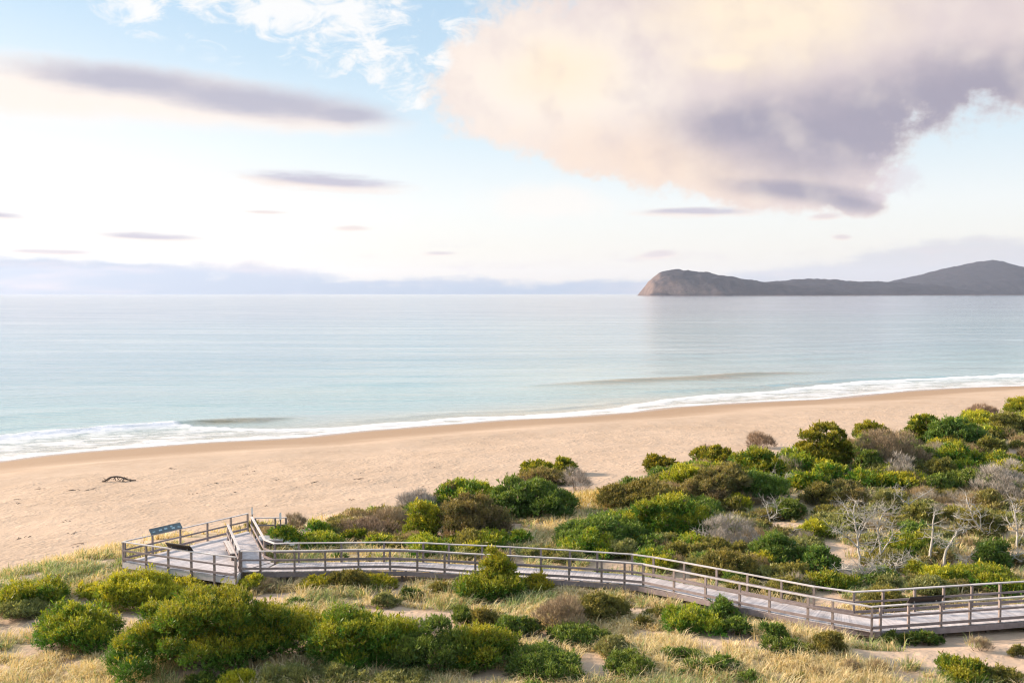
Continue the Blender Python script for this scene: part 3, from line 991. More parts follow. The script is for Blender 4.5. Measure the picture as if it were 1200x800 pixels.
def crown(r, W, D, H, kind, leaf, cover=1.0):
    K = KINDS[kind]
    m0 = min(W, D, H * 1.9)
    heads = kind == 'heads'
    lo, hi = K['lobe']
    size = np.clip(np.array([lo, hi]) * m0, .12, .55 if heads else .72)
    nl = int(np.clip(1.5 + 1.0 * W * D / (size.mean() ** 2 * 1.6), 4, 90))
    rr = np.clip(np.sqrt((np.arange(nl) + .5) / nl) + r.normal(size=nl) * .07, 0, 1) * .86; th = np.arange(nl) * 2.39996 + r.random() * 6 + r.normal(size=nl) * .22
    cx, cy = rr * np.cos(th) * W / 2, rr * np.sin(th) * D / 2
    f1, f2 = r.random(2) * 6.28
    lob = lambda t: 1 + .20 * np.sin(2 * t + f1) + .15 * np.sin(3 * t + f2)
    cx, cy = cx * lob(th), cy * lob(th)
    lr = r.uniform(*size, nl) * r.choice([.62, .85, 1.1], nl)
    topz = H * np.sqrt(np.clip(1 - (rr / 1.04) ** 2.4, .08, 1)) * r.uniform(.52 if W < 3 else .62, 1.0, nl) * (1 + r.uniform(-.30, .12) * cx / (W / 2))
    topz *= H / topz.max()
    cz = np.maximum(topz - lr * .85, lr * .25)
    # lower boughs so that the crown reaches the ground all round
    n2 = int(nl * (.9 if H > .9 else .4))
    r2 = np.sqrt(r.uniform(.01, .81, n2)); t2 = r.random(n2) * 2 * PI
    l2 = r.uniform(*size, n2)
    z2 = r.uniform(.08, .55, n2) * H * np.sqrt(np.clip(1 - (r2 / 1.04) ** 2.4, .1, 1))
    cx = np.r_[cx, r2 * np.cos(t2) * W / 2 * lob(t2)]; cy = np.r_[cy, r2 * np.sin(t2) * D / 2 * lob(t2)]; cz = np.r_[cz, np.maximum(z2, l2 * .3)]; lr = np.r_[lr, l2]
    nl += n2
    c = np.stack([cx, cy, cz], -1)
    area = (4 * PI * lr ** 2 * .6).sum()
    vis = min(area, 1.35 * (W * D + H * (W + D)))
    la = leaf * leaf * K['ar'] * .5
    if K['ar'] < .1: la = leaf * leaf * K['ls'] * K['ar'] * .9
    ns = int(vis * K['cover'] * cover / (la * K['m']))
    ns = int(np.clip(ns, 60, 22000))
    L = r.choice(nl, int(ns * 2.4), p=lr ** 2 / (lr ** 2).sum())
    d = norm(r.normal(size=(len(L), 3))); d[:, 2] = np.where(d[:, 2] < -.3, -d[:, 2], d[:, 2])
    rad = r.uniform(.72, 1.05, len(L)); deep = r.random(len(L)) < .20; rad = np.where(deep, r.uniform(.35, .72, len(L)), rad)
    sprig = (r.random(len(L)) < .07) & (d[:, 2] > -.1); rad = np.where(sprig, r.uniform(1.05, 1.32, len(L)), rad)
    P = c[L] + d * (lr[L] * rad)[:, None] * np.array([1, 1, .88])
    inside = np.zeros(len(L), bool)
    for i in range(nl):
        inside |= (((P - c[i]) ** 2).sum(1) < (.70 * lr[i]) ** 2) & (L != i)
    ok = ((~inside) | (deep & (r.random(len(L)) < .35))) & (P[:, 2] > .02)
    P, d, L, deep = P[ok][:ns], d[ok][:ns], L[ok][:ns], deep[ok][:ns]
    n = len(P)
    up = np.array([0, 0, 1.0])
    ax = norm(d * .65 + up * .8 + r.normal(size=(n, 3)) * .28)
    tint = r.random(nl)[L] * .65 + r.random(n) * .35
    newg = np.clip((d[:, 2] - .15) * 1.1 + r.normal(size=n) * .25, 0, 1) * (P[:, 2] > .35 * H)
    newg = newg * sstep(.25, .7, r.random(nl)[L] * .5 + (.47 if kind in ('heads', 'gold') else .30) + .3 * r.random(n))
    m = K['m']
    A = np.repeat(ax, m, 0); B0 = np.repeat(P, m, 0)
    q = np.tile(np.arange(m) / m, n)
    ref = norm(np.cross(A, r.normal(size=(n * m, 3))))
    spread = r.uniform(.3, .95, n * m) if K['ar'] > .1 else r.uniform(.15, .7, n * m)
    ld = norm(A * np.cos(spread)[:, None] + ref * np.sin(spread)[:, None])
    ln = leaf * r.uniform(.7, 1.25, n * m) * (K['ls'] if K['ar'] < .1 else 1) * np.repeat(np.where(deep, 1.0 if K['ar'] < .1 else 2.1, 1.0), m)
    base = B0 + A * (q * leaf * K['ls'])[:, None] * (.9 if K['ar'] > .1 else .2)
    side = norm(np.cross(ld, A + r.normal(size=(n * m, 3)) * .5))
    wv = side * (ln * K['ar'] * .5 if K['ar'] > .1 else np.full(n * m, leaf * K['ar'] * .8))[:, None]
    mid = base + ld * (ln * .5)[:, None]
    V = np.stack([base, mid - wv, base + ld * ln[:, None], mid + wv], 1).reshape(-1, 3)
    V[:, 2] = np.maximum(V[:, 2], -.05)
    t = np.repeat(tint, m)[:, None]; g = np.repeat(newg, m)[:, None] * r.uniform(.55, 1.0, (n * m, 1))
    col = np.array(K['a']) * (1 - t) + np.array(K['b']) * t
    col = col * (1 - g) + np.array(K['tip']) * g
    dead = (r.random(n * m) < .04)[:, None]
    col = np.where(dead, np.array([.17, .12, .07]), col)
    col = np.repeat(col, 4, 0)
    Q = np.arange(len(V)).reshape(-1, 4)
    return V, Q, col, c, lr


def stems(r, c, lr, H, thick=.03, spread=.25, most=14):
    b = MB()
    o = np.argsort(-lr)[:most]
    for i in o:
        a = np.array([r.normal() * spread * .4, r.normal() * spread * .4, -.25])
        e = c[i] + np.array([0, 0, lr[i] * .2])
        mid = a * .5 + e * .5 + np.array([r.normal() * .12, r.normal() * .12, -.12 * H])
        t = np.linspace(0, 1, 5)[:, None]
        Pts = a * (1 - t) ** 2 + 2 * mid * t * (1 - t) + e * t ** 2
        b.tube(Pts, np.linspace(thick * r.uniform(.8, 1.3), thick * .3, 5), 5)
    return b


CAT = {'half': 'shrub', 'lush': 'shrub', 'gold': 'shrub', 'dark': 'shrub', 'heads': 'bush', 'sage': 'shrub', 'olive': 'shrub', 'brown': 'dry shrub', 'grey': 'dry shrub'}
NAME = {'half': 'heath_shrub', 'lush': 'wattle_shrub', 'gold': 'wattle_shrub', 'dark': 'dark_shrub', 'heads': 'banksia_bush', 'sage': 'sage_shrub', 'olive': 'heath_shrub', 'brown': 'dry_shrub', 'grey': 'twiggy_shrub'}
GROUP = {'half': 'mottled half dead shrubs on the dunes', 'lush': 'green wattle shrubs on the dunes', 'gold': 'yellow tipped wattle shrubs on the dunes', 'dark': 'dark green shrubs on the dunes', 'heads': 'round headed bushes on the dune crest',
         'sage': 'pale sage shrubs on the dunes', 'olive': 'olive heath shrubs on the dunes', 'brown': 'dry brown shrubs on the dunes', 'grey': 'bare grey twiggy shrubs on the dunes'}
# (u0, v0, u1, v1) outline in the photo, kind, label
SHRUBS = [
    # in front of the boardwalk, left
    (122, 684, 378, 800, 'lush', 'largest rounded shrub of all, deep green with a golden crown, front left'),
    (366, 711, 486, 797, 'lush', 'deep green domed shrub touching the right side of the largest shrub'),
    (470, 722, 548, 796, 'dark', 'dark shrub with bare twigs on its shoulder, second right of the largest shrub'),
    (520, 730, 606, 790, 'lush', 'low wide deep green shrub ending at a sandy gap, third right of the largest'),
    (-14, 682, 68, 722, 'lush', 'flat topped vivid green shrub cut by the left picture edge'),
    (-6, 703, 46, 731, 'sage', 'low grey green bush under the flat topped shrub at the left edge'),
    (34, 706, 134, 770, 'lush', 'rounded yellow tipped shrub between sand patches, left of the largest shrub'),
    (112, 672, 196, 718, 'gold', 'bright yellow green shrub up against the upper left of the largest shrub'),
    (86, 685, 136, 706, 'gold', 'small low yellow green mound left of a larger yellow shrub'),
    (180, 665, 214, 684, 'dark', 'little dark green ball shrub just below the viewing platform'),
    (188, 675, 238, 698, 'gold', 'small golden mound between the dark ball shrub and the largest shrub'),
    (292, 778, 374, 815, 'sage', 'pale sage mound along the bottom edge, below the largest shrub'),
    (370, 775, 432, 812, 'sage', 'pale sage mound along the bottom edge, below the domed green shrub'),
    (424, 786, 506, 818, 'sage', 'flat pale sage mound along the bottom edge, lowest right of three'),
    (252, 786, 300, 814, 'gold', 'small yellow mound on the bottom edge beside pale sage mounds'),
    (472, 726, 512, 752, 'grey', 'bare grey twigs poking from the left shoulder of a dark shrub'),
    (528, 712, 564, 736, 'dark', 'small dark shrub behind the low wide green shrub'),
    (552, 714, 588, 742, 'olive', 'small olive yellow shrub behind the low wide green shrub'),
    (580, 722, 614, 753, 'dark', 'small dark shrub left of a sandy patch, above the low wide shrub'),
    (538, 668, 604, 706, 'lush', 'leafy green shrub growing against the middle of the near railing'),
    (568, 640, 600, 692, 'gold', 'tall narrow yellow green sprig standing higher than the near railing'),
    (612, 672, 648, 696, 'gold', 'bright green tuft of shrub at the boardwalk edge, right of the tall sprig'),
    (350, 676, 394, 695, 'gold', 'low yellow mound in the straw grass below the straight railing'),
    (390, 666, 428, 694, 'olive', 'olive mound below the boardwalk beside a low yellow mound'),
    (426, 664, 462, 681, 'gold', 'thin yellow shrub under the boardwalk edge, right of the olive mound'),
    (468, 689, 492, 703, 'dark', 'tiny dark bush alone in straw grass above the dark twiggy shrub'),
    (500, 681, 528, 699, 'olive', 'small olive bush in straw grass left of the railing shrub'),
    (434, 695, 464, 713, 'sage', 'small sage bush in straw grass above the domed green shrub'),
    (286, 664, 314, 685, 'gold', 'small yellow bush at the corner where platform meets boardwalk'),
    (304, 668, 338, 684, 'brown', 'dry brown bush in the shade under the boardwalk corner'),
    # in front of the boardwalk, middle and right
    (628, 698, 688, 746, 'brown', 'brown dead twiggy bush in front of the middle of the boardwalk'),
    (674, 694, 734, 733, 'olive', 'olive green shrub on a hummock right of the brown twiggy bush'),
    (606, 724, 634, 748, 'dark', 'small dark bush left of the brown twiggy bush'),
    (644, 733, 710, 760, 'dark', 'dark green shrub spreading below the brown twiggy bush'),
    (588, 760, 688, 801, 'dark', 'wide flat dark green shrub at the bottom edge, right of the sandy gap'),
    (698, 744, 744, 772, 'sage', 'sage green shrub below the olive hummock'),
    (708, 765, 768, 797, 'dark', 'dark shrub near the bottom edge, right of a strip of sand'),
    (786, 759, 824, 781, 'dark', 'small round dark shrub in straw grass, left of its smaller twin'),
    (829, 769, 864, 791, 'dark', 'smaller round dark shrub in straw grass, right of its larger twin'),
    (780, 712, 850, 745, 'lush', 'spreading green shrub in straw grass below the descending boardwalk'),
    (845, 724, 880, 747, 'dark', 'dark shrub joined to the right end of a spreading green shrub'),
    (822, 686, 856, 714, 'dark', 'upright dark shrub reaching the descending near railing'),
    (745, 721, 766, 736, 'olive', 'little olive tuft left of the spreading green shrub'),
    (896, 731, 928, 756, 'dark', 'dark shrub below the boardwalk before it bends right'),
    (906, 749, 954, 774, 'dark', 'dark low shrub in front of the bend of the boardwalk'),
    (950, 739, 996, 774, 'olive', 'grey green shrub left of the sand patch by the boardwalk bend'),
    (996, 771, 1012, 791, 'brown', 'little dark brown tuft in straw grass below the boardwalk bend'),
    (1036, 741, 1076, 757, 'dark', 'low green growth in the shade under the boardwalk bend'),
    (1072, 741, 1114, 757, 'dark', 'low green growth under the boardwalk beside open sand'),
    (1113, 772, 1168, 806, 'lush', 'green bush alone at the bottom edge on pale sand, lower right'),
    (1164, 782, 1206, 806, 'olive', 'olive bush in the bottom right corner'),
    (1143, 747, 1172, 764, 'brown', 'round dry brown tussock on open sand below the boardwalk'),
    (1190, 756, 1212, 770, 'olive', 'small bush on sand cut by the right picture edge'),
    # behind the boardwalk, left
    (400, 609, 458, 634, 'brown', 'dry brown heath at the beach edge behind the straight railing'),
    (466, 573, 512, 606, 'grey', 'small bare grey bush standing out against the beach'),
    (398, 622, 440, 636, 'lush', 'low green shrub close behind the straight far railing'),
    (312, 617, 348, 642, 'lush', 'green shrub inside the curve of the far railing'),
    (358, 612, 384, 632, 'lush', 'rounded yellow green shrub just right of the curved railing shrub'),
    (340, 626, 400, 644, 'lush', 'low leafy green band under the far railing right of its curve'),
    (334, 604, 358, 622, 'brown', 'dry brown bush beside the head of the beach steps'),
    (376, 608, 424, 628, 'half', 'long low dry brown bush at the beach edge, left of the bare grey bush'),
    (440, 596, 486, 622, 'brown', 'dry reddish heath below the small bare grey bush'),
    (508, 562, 596, 602, 'lush', 'large dark green shrub with a mottled top against the beach'),
    (512, 566, 540, 600, 'half', 'pinkish dry bush on the left flank of the large beach side shrub'),
    (570, 560, 670, 610, 'dark', 'large very dark shrub joined to the right of the beach side shrub'),
    (514, 580, 590, 636, 'half', 'big rounded olive brown shrub behind the middle of the boardwalk'),
    (480, 590, 520, 634, 'gold', 'golden shrub on the left flank of the olive brown dome'),
    (556, 623, 592, 643, 'lush', 'small bright green shrub touching the far railing, right of the olive dome'),
    (612, 540, 650, 558, 'heads', 'left of two flat topped bushes at the edge of the beach'),
    (647, 536, 678, 557, 'heads', 'right of two flat topped bushes at the edge of the beach'),
    (612, 549, 668, 570, 'half', 'brown dry bush under the two flat topped bushes'),
    (662, 550, 692, 576, 'grey', 'bare grey bush right of the two flat topped bushes'),
    (654, 604, 756, 648, 'dark', 'long dark shrub close behind the far railing in the middle'),
    # behind the boardwalk, middle
    (712, 562, 806, 602, 'olive', 'broad olive topped shrub at the left of the main thicket'),
    (732, 580, 838, 636, 'lush', 'broad deep green shrub with lime tips in the middle of the thicket'),
    (755, 533, 796, 555, 'heads', 'lone round bush at the beach edge, left of the main thicket'),
    (813, 522, 868, 550, 'heads', 'flat green bush along the beach edge of the main thicket'),
    (860, 526, 918, 564, 'lush', 'green bush beside the flat bush on the thicket crest'),
    (915, 528, 964, 556, 'lush', 'bright green bush under the tall round headed bush'),
    (780, 545, 840, 578, 'gold', 'golden green shrub on the beach side slope of the thicket'),
    (808, 543, 884, 594, 'half', 'large brownish shrub half dead in the centre of the thicket'),
    (866, 554, 924, 592, 'dark', 'dark shrub right of the half dead brownish shrub'),
    (820, 523, 838, 534, 'brown', 'tiny dry tuft above the flat green bush at the beach edge'),
    (877, 507, 908, 526, 'brown', 'dry rounded bush on the crest left of the tall round headed bush'),
    (936, 496, 1004, 554, 'heads', 'tallest round headed bush on the crest, yellow green and knobbly'),
    (826, 602, 884, 652, 'grey', 'wide grey twiggy shrub in the hollow behind the boardwalk'),
    (888, 625, 946, 668, 'dark', 'dark domed shrub beside a fallen log in the hollow'),
    (880, 647, 916, 669, 'gold', 'yellow green low shrub in front of the dark dome by the fallen log'),
    (816, 644, 884, 680, 'olive', 'olive undergrowth shrub close behind the descending far railing'),
    (912, 586, 944, 610, 'dark', 'dark small shrub above the fallen log'),
    (844, 581, 884, 600, 'gold', 'yellow green small shrub under the half dead brownish shrub'),
    (946, 611, 975, 632, 'gold', 'lime green cushion shrub left of the largest dead tree'),
    (948, 640, 986, 674, 'dark', 'green shrub between bare sand and the largest dead tree'),
    # behind the boardwalk, right
    (1000, 493, 1048, 520, 'heads', 'spreading bright green bush on the crest right of the tallest'),
    (1012, 504, 1082, 556, 'brown', 'big rounded pinkish brown dead bush on the crest'),
    (1046, 532, 1074, 570, 'grey', 'pale grey dead bush hanging below the pinkish brown one'),
    (1004, 528, 1034, 560, 'dark', 'very dark shrub in shade left under the pinkish brown bush'),
    (1064, 486, 1104, 522, 'heads', 'rounded yellow green bush on the crest right of the pinkish brown bush'),
    (1098, 490, 1154, 528, 'dark', 'wide dark green shrub on the crest at the right'),
    (1092, 516, 1124, 532, 'gold', 'small yellow green bush below the wide dark crest shrub'),
    (1108, 520, 1148, 550, 'lush', 'bright green bush on the slope under the wide dark crest shrub'),
    (1114, 551, 1168, 580, 'dark', 'dark green dome on the slope right of a sandy trail'),
    (1074, 524, 1104, 548, 'dark', 'dark shrub behind the pinkish brown bush'),
    (1090, 537, 1124, 566, 'olive', 'olive shrub above the sandy trail'),
    (1086, 558, 1116, 582, 'dark', 'dark green shrub left of the sandy trail'),
    (1158, 540, 1212, 592, 'grey', 'large pale grey dead bush at the right picture edge'),
    (1162, 530, 1194, 554, 'lush', 'green bush above the large pale grey dead bush'),
    (1152, 512, 1180, 536, 'olive', 'olive bush on the slope near the right edge'),
    (1138, 474, 1172, 492, 'brown', 'brown bush on the highest crest near the right edge'),
    (1124, 482, 1176, 504, 'gold', 'yellow shrub below the brown bush on the highest crest'),
    (1164, 484, 1208, 512, 'olive', 'olive green shrub on the crest at the right edge'),
    (1184, 466, 1214, 486, 'gold', 'topmost yellow shrub where the dune meets the right edge'),
    (1146, 574, 1182, 600, 'half', 'brown dry shrub left under the large pale grey dead bush'),
    (1070, 659, 1092, 680, 'gold', 'yellow green cushion shrub behind the far railing, left of the lean dead trunk'),
    (1084, 664, 1126, 688, 'gold', 'wide yellow green cushion shrub behind the far railing'),
    (1148, 634, 1192, 670, 'dark', 'dark green shrub behind the far railing near the right edge'),
    (1124, 663, 1204, 694, 'lush', 'long low green shrub lining the far railing at the right edge'),
    (1042, 626, 1094, 654, 'lush', 'green shrub in the hollow right of the largest dead tree'),
    (952, 671, 1004, 694, 'lush', 'low green shrub behind the far railing at its bend'),
    (900, 676, 950, 700, 'olive', 'olive shrub behind the far railing just before its bend'),
    (986, 570, 1024, 600, 'half', 'dull brown shrub in the hollow above the largest dead tree'),
    (1024, 574, 1060, 604, 'sage', 'sage green shrub in the hollow below the pale grey dead bush'),
    (1132, 596, 1184, 632, 'olive', 'olive shrub on the slope behind the forked dead tree'),
    (952, 566, 990, 598, 'olive', 'olive shrub below the tallest round headed bush'),
    (1064, 590, 1100, 616, 'olive', 'rusty olive shrub behind the straight dead trunk'),
]

# dead trees: base pixel, then main limbs as polylines in photo pixels from the base, each with a thickness in metres
DEAD = [
    ((1010, 664), 'largest bleached dead tree, many branched, right of the dark dome shrub',
     [([(0, 0), (-4, -18), (-6, -38), (-12, -62), (-8, -76)], .085), ([(-5, -30), (4, -48), (12, -60)], .05), ([(-4, -22), (-18, -34), (-28, -42), (-34, -40)], .05), ([(-8, -50), (-18, -62), (-20, -72)], .04),
      ([(2, -6), (14, -20), (20, -36)], .055), ([(-6, -38), (2, -58), (0, -74)], .035)]),
    ((1030, 662), 'slender bleached dead tree with a hooked top, right beside the largest dead tree',
     [([(0, 0), (2, -20), (-2, -42), (4, -60), (12, -66)], .07), ([(-1, -36), (-8, -54), (-6, -68)], .04), ([(1, -12), (10, -24), (16, -36), (14, -48)], .055), ([(3, -56), (12, -58), (18, -64)], .03), ([(0, -44), (-12, -52)], .03)]),
    ((1086, 661), 'straight pale dead trunk without branches behind the far railing',
     [([(0, 0), (5, -16), (6, -36), (7, -58)], .10), ([(7, -56), (12, -64)], .03)]),
    ((1106, 664), 'leaning pale dead trunk with a short forked top',
     [([(0, 0), (1, -16), (8, -28), (13, -40)], .10), ([(13, -40), (22, -44), (26, -41)], .05), ([(12, -38), (16, -46)], .045)]),
    ((1162, 633), 'forked dead tree leaning left with long bare limbs',
     [([(0, 0), (-10, -10), (-22, -24), (-28, -38)], .085), ([(-22, -24), (-36, -24), (-44, -28)], .045), ([(-28, -38), (-30, -52)], .04), ([(-14, -14), (-16, -30), (-22, -42)], .05), ([(-2, -2), (-4, -18)], .05)]),
    ((1192, 643), 'tall thin dead tree at the right picture edge',
     [([(0, 0), (0, -22), (-4, -42), (-8, -56)], .08), ([(0, -20), (-10, -28), (-12, -36)], .05), ([(-3, -38), (4, -50)], .04), ([(1, -8), (8, -18), (9, -30)], .04)]),
    ((1047, 676), 'low twisted dead stump with two curling limbs below the largest dead tree',
     [([(0, 0), (-4, -8), (-12, -16)], .07), ([(-2, -4), (2, -12), (4, -20), (10, -24)], .055), ([(2, -12), (14, -13), (22, -16), (26, -22)], .045)]),
    ((1006, 684), 'tangled heap of bleached branches lying under the largest dead tree',
     [([(0, 0), (-6, -12), (-16, -18), (-24, -16)], .06), ([(26, -2), (20, -12), (14, -24)], .06), ([(8, 0), (6, -12), (-2, -24)], .06), ([(-4, -2), (8, -12), (22, -18)], .05), ([(14, -2), (12, -14), (18, -26)], .05)]),
    ((902, 617), 'pair of thin pale dead stems standing in the hollow',
     [([(0, 0), (0, -10), (-4, -22), (-3, -29)], .05), ([(0, -9), (8, -14), (9, -22), (4, -28)], .045)]),
    ((824, 644), 'short pale dead stem bent sideways in front of the deep green thicket',
     [([(0, 0), (-2, -8), (-1, -16), (-6, -23)], .05), ([(-1, -12), (3, -18)], .03)]),
    ((913, 584), 'fine grey dead tree in the shade of the thicket crest',
     [([(0, 0), (-3, -12), (-9, -24), (-12, -27)], .045), ([(-3, -12), (6, -20), (12, -28)], .035), ([(-5, -16), (2, -26)], .03)]),
    ((1090, 604), 'grey dead branches sprawling below the pale grey dead bush',
     [([(-18, -2), (-26, -14), (-38, -22), (-42, -32)], .055), ([(-26, -14), (-12, -22), (2, -30)], .04), ([(-34, -20), (-32, -32)], .03)]),
    ((1128, 668), 'small bleached branches fallen between cushion shrubs by the far railing',
     [([(0, 0), (8, -8), (18, -9)], .05), ([(4, -4), (6, -14), (14, -20)], .04)]),
    ((1188, 668), 'bleached curved branch arching out of green shrub near the right edge',
     [([(0, 0), (-4, -10), (2, -18), (14, -20)], .06), ([(2, -14), (10, -10)], .04)]),
]


def dead_tree(r, base, label, limbs, mt):
    u, v = base
    B = hit(u, v)
    d0 = B[1]
    o = empty('dead_tree', B, label, 'dead tree', 'bleached dead trees behind the boardwalk')
    px = d0 / F
    first = True
    tw = MB(); br = MB(); tk = MB()
    for pts, th in limbs:
        y = r.uniform(-.15, .15)
        W = []
        for i, (a, b) in enumerate(pts):
            k = i / max(1, len(pts) - 1)
            W.append([a * px, (y + r.normal() * .16 * k) if not first else r.normal() * .08 * k, -b * px / .965])
        W = np.array(W)
        if first or pts[0] == (0, 0): W[0, 2] = -.3
        # smooth the limb
        t = np.linspace(0, len(W) - 1, 4 * (len(W) - 1) + 1)
        sm = np.stack([np.interp(t, np.arange(len(W)), W[:, c]) for c in range(3)], -1)
        sm[1:-1] = .25 * sm[:-2] + .5 * sm[1:-1] + .25 * sm[2:]
        sm[1:-1] += r.normal(size=(len(sm) - 2, 3)) * .018
        rad = np.linspace(th, th * .36, len(sm)) * .88
        (tk if first else br).tube(sm, rad, 7)
        first = False
        for q in range((16 if 'largest' in label else 6) + 2 * len(pts)):                      # twigs
            k = r.integers(len(sm) // 3, len(sm))
            dirn = norm(np.array([r.normal(), r.normal() * .6, r.uniform(-.1, 1.0)]))
            L = r.uniform(.3, .95)
            p1 = sm[k] + dirn * L * .5 + r.normal(size=3) * .06; p2 = sm[k] + dirn * L + r.normal(size=3) * .14
            rr = min(rad[k] * .5, .022)
            tw.tube([sm[k], p1, p2], [rr, rr * .7, rr * .35], 4)
            for z in range(2):
                d2 = norm(dirn + r.normal(size=3) * .8)
                tw.tube([p1, p1 + d2 * L * .25, p1 + d2 * L * .5 + r.normal(size=3) * .05], [rr * .6, rr * .45, rr * .25], 4)
    tk.build('trunk', mt, o, True)
    if br.V: br.build('limbs', mt, o, True)
    tw.build('twigs', mt, o)


def make_plants():
    r = np.random.default_rng(11)
    mf = foliage_mat('leaves', .38)
    mdry = foliage_mat('dry_twigs', .0, .8)
    bark = plain('shrub_bark', (.13, .10, .08), .9, .35, 9)
    for (u0, v0, u1, v1, kind, label) in SHRUBS:
        uc = .5 * (u0 + u1)
        near = hit(uc, v1)
        Yf = near[1]
        W = (u1 - u0) / F * Yf
        D = min(.85 * W, 5.4)
        for _ in range(3):
            Yc = Yf + D * .42
            cx = (uc - 600) / F * Yc
            gz = float(ground(cx, Yc)[0])
            zt = 20 + ray(uc, v0)[2] / ray(uc, v0)[1] * (Yc + D * .12)
            H = zt - gz
            if H < .5: D *= .7
        a_ = np.arange(12) * PI / 6
        infront = v1 > np.interp(uc, [0, 140, 290, 600, 760, 900, 1022, 1200], [640, 640, 660, 668, 680, 702, 729, 718])
        for _ in range(25):                               # keep the crown clear of the decks
            if not on_deck(cx + .44 * W * np.cos(a_), Yc + .44 * D * np.sin(a_)).any(): break
            Yc += -.1 if infront else .1
        gz = float(ground(cx, Yc)[0])
        Hc = float(np.clip(H, .4, 4.2))
        W *= .97
        leaf = float(np.clip(Yc * .0021, .085, .18))
        V, Q, col, c, lr = crown(r, W, D, Hc, kind, leaf)
        o = empty(NAME[kind], (cx, Yc, gz - .04), label, CAT[kind], GROUP[kind])
        mesh('foliage', V, {4: Q}, mdry if kind in ('brown', 'grey') else mf, o, col=col)
        stems(r, c, lr, Hc, .018 + .012 * min(Hc, 3), .12 * W ** .5, 8 if W < 4 else 16).build('stems', bark, o, True)
        if DEBUG: print('%-70s W%.1f D%.1f H%.1f (raw %.1f) Y%.0f n%d' % (label[:70], W, D, Hc, H, Yc, len(Q)))
    # ---- dead trees
    mt = plain('bleached_dead_wood', (.38, .355, .32), .9, .45, 5)
    for base, label, limbs in DEAD:
        dead_tree(r, base, label, limbs, mt)
    # fallen log
    P0, P1 = hit(912, 623), hit(935, 639)
    o = empty('fallen_log', P0, 'grey fallen log lying on the slope beside the dark domed shrub', 'log')
    b = MB(); L = P1 - P0
    t = np.linspace(0, 1, 12)[:, None]
    pts = L * t + np.array([0, 0, .14]) + np.concatenate([np.zeros((12, 2)), .3 * np.sin(t * PI)], 1)
    logm = plain('grey_log_wood', (.20, .175, .15), .9, .4, 6)
    b.tube(pts, np.linspace(.15, .09, 12), 8); b.build('trunk', logm, o, True)
    b = MB(); b.tube([pts[7], pts[7] + [.3, -.1, .3], pts[7] + [.7, -.2, .35]], [.06, .045, .02], 6); b.build('limb', logm, o, True)
    # tufts of grass and low scrub
    make_grass(r); make_scrub(r, mf)
    # driftwood on the beach
    wd = plain('dark_driftwood', (.10, .075, .06), .9, .3, 6)
    B = hit(138, 564); px = B[1] / F
    o = empty('driftwood', B, 'dark arched driftwood branch lying alone on the open beach', 'driftwood')
    arch = np.array([(-18, 4), (-14, 1), (-8, -6), (-2, -7), (4, -5), (9, -1), (14, 0), (22, 0)])
    pts = np.array([[a * px, -.2 * math.sin(i), max(.03, (3 - b_) * px * .6)] for i, (a, b_) in enumerate(arch)])
    t = np.linspace(0, 7, 29); sm = np.stack([np.interp(t, np.arange(8), pts[:, k]) for k in range(3)], -1)
    sm[1:-1] = .25 * sm[:-2] + .5 * sm[1:-1] + .25 * sm[2:]
    b = MB(); b.tube(sm, np.linspace(.10, .05, 29), 7); b.build('trunk', wd, o, True)
    b = MB()
    for k in (5, 8, 11, 13, 15, 17, 20, 22, 25):
        for _ in range(2):
            e = sm[k] + [r.normal() * .3, r.normal() * .3, 0]; e[2] = max(.02, r.uniform(-.1, .45))
            b.tube([sm[k], .5 * (sm[k] + e) + r.normal(size=3) * .06, e], [.035, .028, .014], 5)
    for e in ([-9, 2, 3], [6, 1.5, 4], [12, -2, 2.5]):
        a = sm[12] if e[0] < 8 else sm[18]
        e = np.array([e[0] * px, e[1] * .3, e[2] * px * .2 + .05])
        b.tube([a, .5 * (a + e) + r.normal(size=3) * .1, e], [.06, .05, .025], 6)
    b.build('twigs', wd, o, True)
    # scraps of washed up weed
    b = MB()
    for k in range(46):
        u, v = r.uniform(0, 700), r.uniform(545, 640)
        Pn = hit(u, v)
        p, q = pq(Pn[0], Pn[1])
        if shore(p) - q < 14 or q < 68: continue
        s = r.uniform(.08, .3)
        for _ in range(4):
            a = Pn + np.array([r.normal() * s, r.normal() * s, .02]); e = a + np.array([r.normal() * s, r.normal() * s, r.uniform(0, .05)])
            b.tube([a, .5 * (a + e) + [0, 0, .03], e], [.02, .02, .01], 4)
    tag(b.build('seaweed', wd), 'scattered dark scraps of seaweed and sticks on the beach', None, None, 'stuff')


def in_view(x, y, z, pad=60):
    c = np.stack([x, y, z - 20], -1)
    fwd = c[:, 1] * CP - c[:, 2] * SP; up = c[:, 1] * SP + c[:, 2] * CP
    u = 600 + F * c[:, 0] / fwd; v = 400 - F * up / fwd
    return (u > -pad) & (u < 1200 + pad) & (v < 800 + pad), u, v


def on_deck(x, y, margin=1.05):
    dist = np.full(np.shape(x), 1e9)
    M = [.5 * (f + BACK[np.argmin(((BACK - f) ** 2).sum(1))])[:2] for f in FRONT[1:]]
    for a, b in zip(M[:-1], M[1:]):
        ab = b - a; L2 = (ab ** 2).sum() + 1e-9
        t = np.clip(((x - a[0]) * ab[0] + (y - a[1]) * ab[1]) / L2, 0, 1)
        dist = np.minimum(dist, np.hypot(x - a[0] - t * ab[0], y - a[1] - t * ab[1]))
    poly = [p[:2] for p in (PA, PB, PC, FRONT[1], PD, PE, PF, PG)]
    ins = np.zeros(np.shape(x), bool)
    for i in range(len(poly)):
        a, b = poly[i], poly[(i + 1) % len(poly)]
        ins ^= ((a[1] > y) != (b[1] > y)) & (x < (b[0] - a[0]) * (y - a[1]) / (b[1] - a[1] + 1e-12) + a[0])
    return (dist < margin) | ins


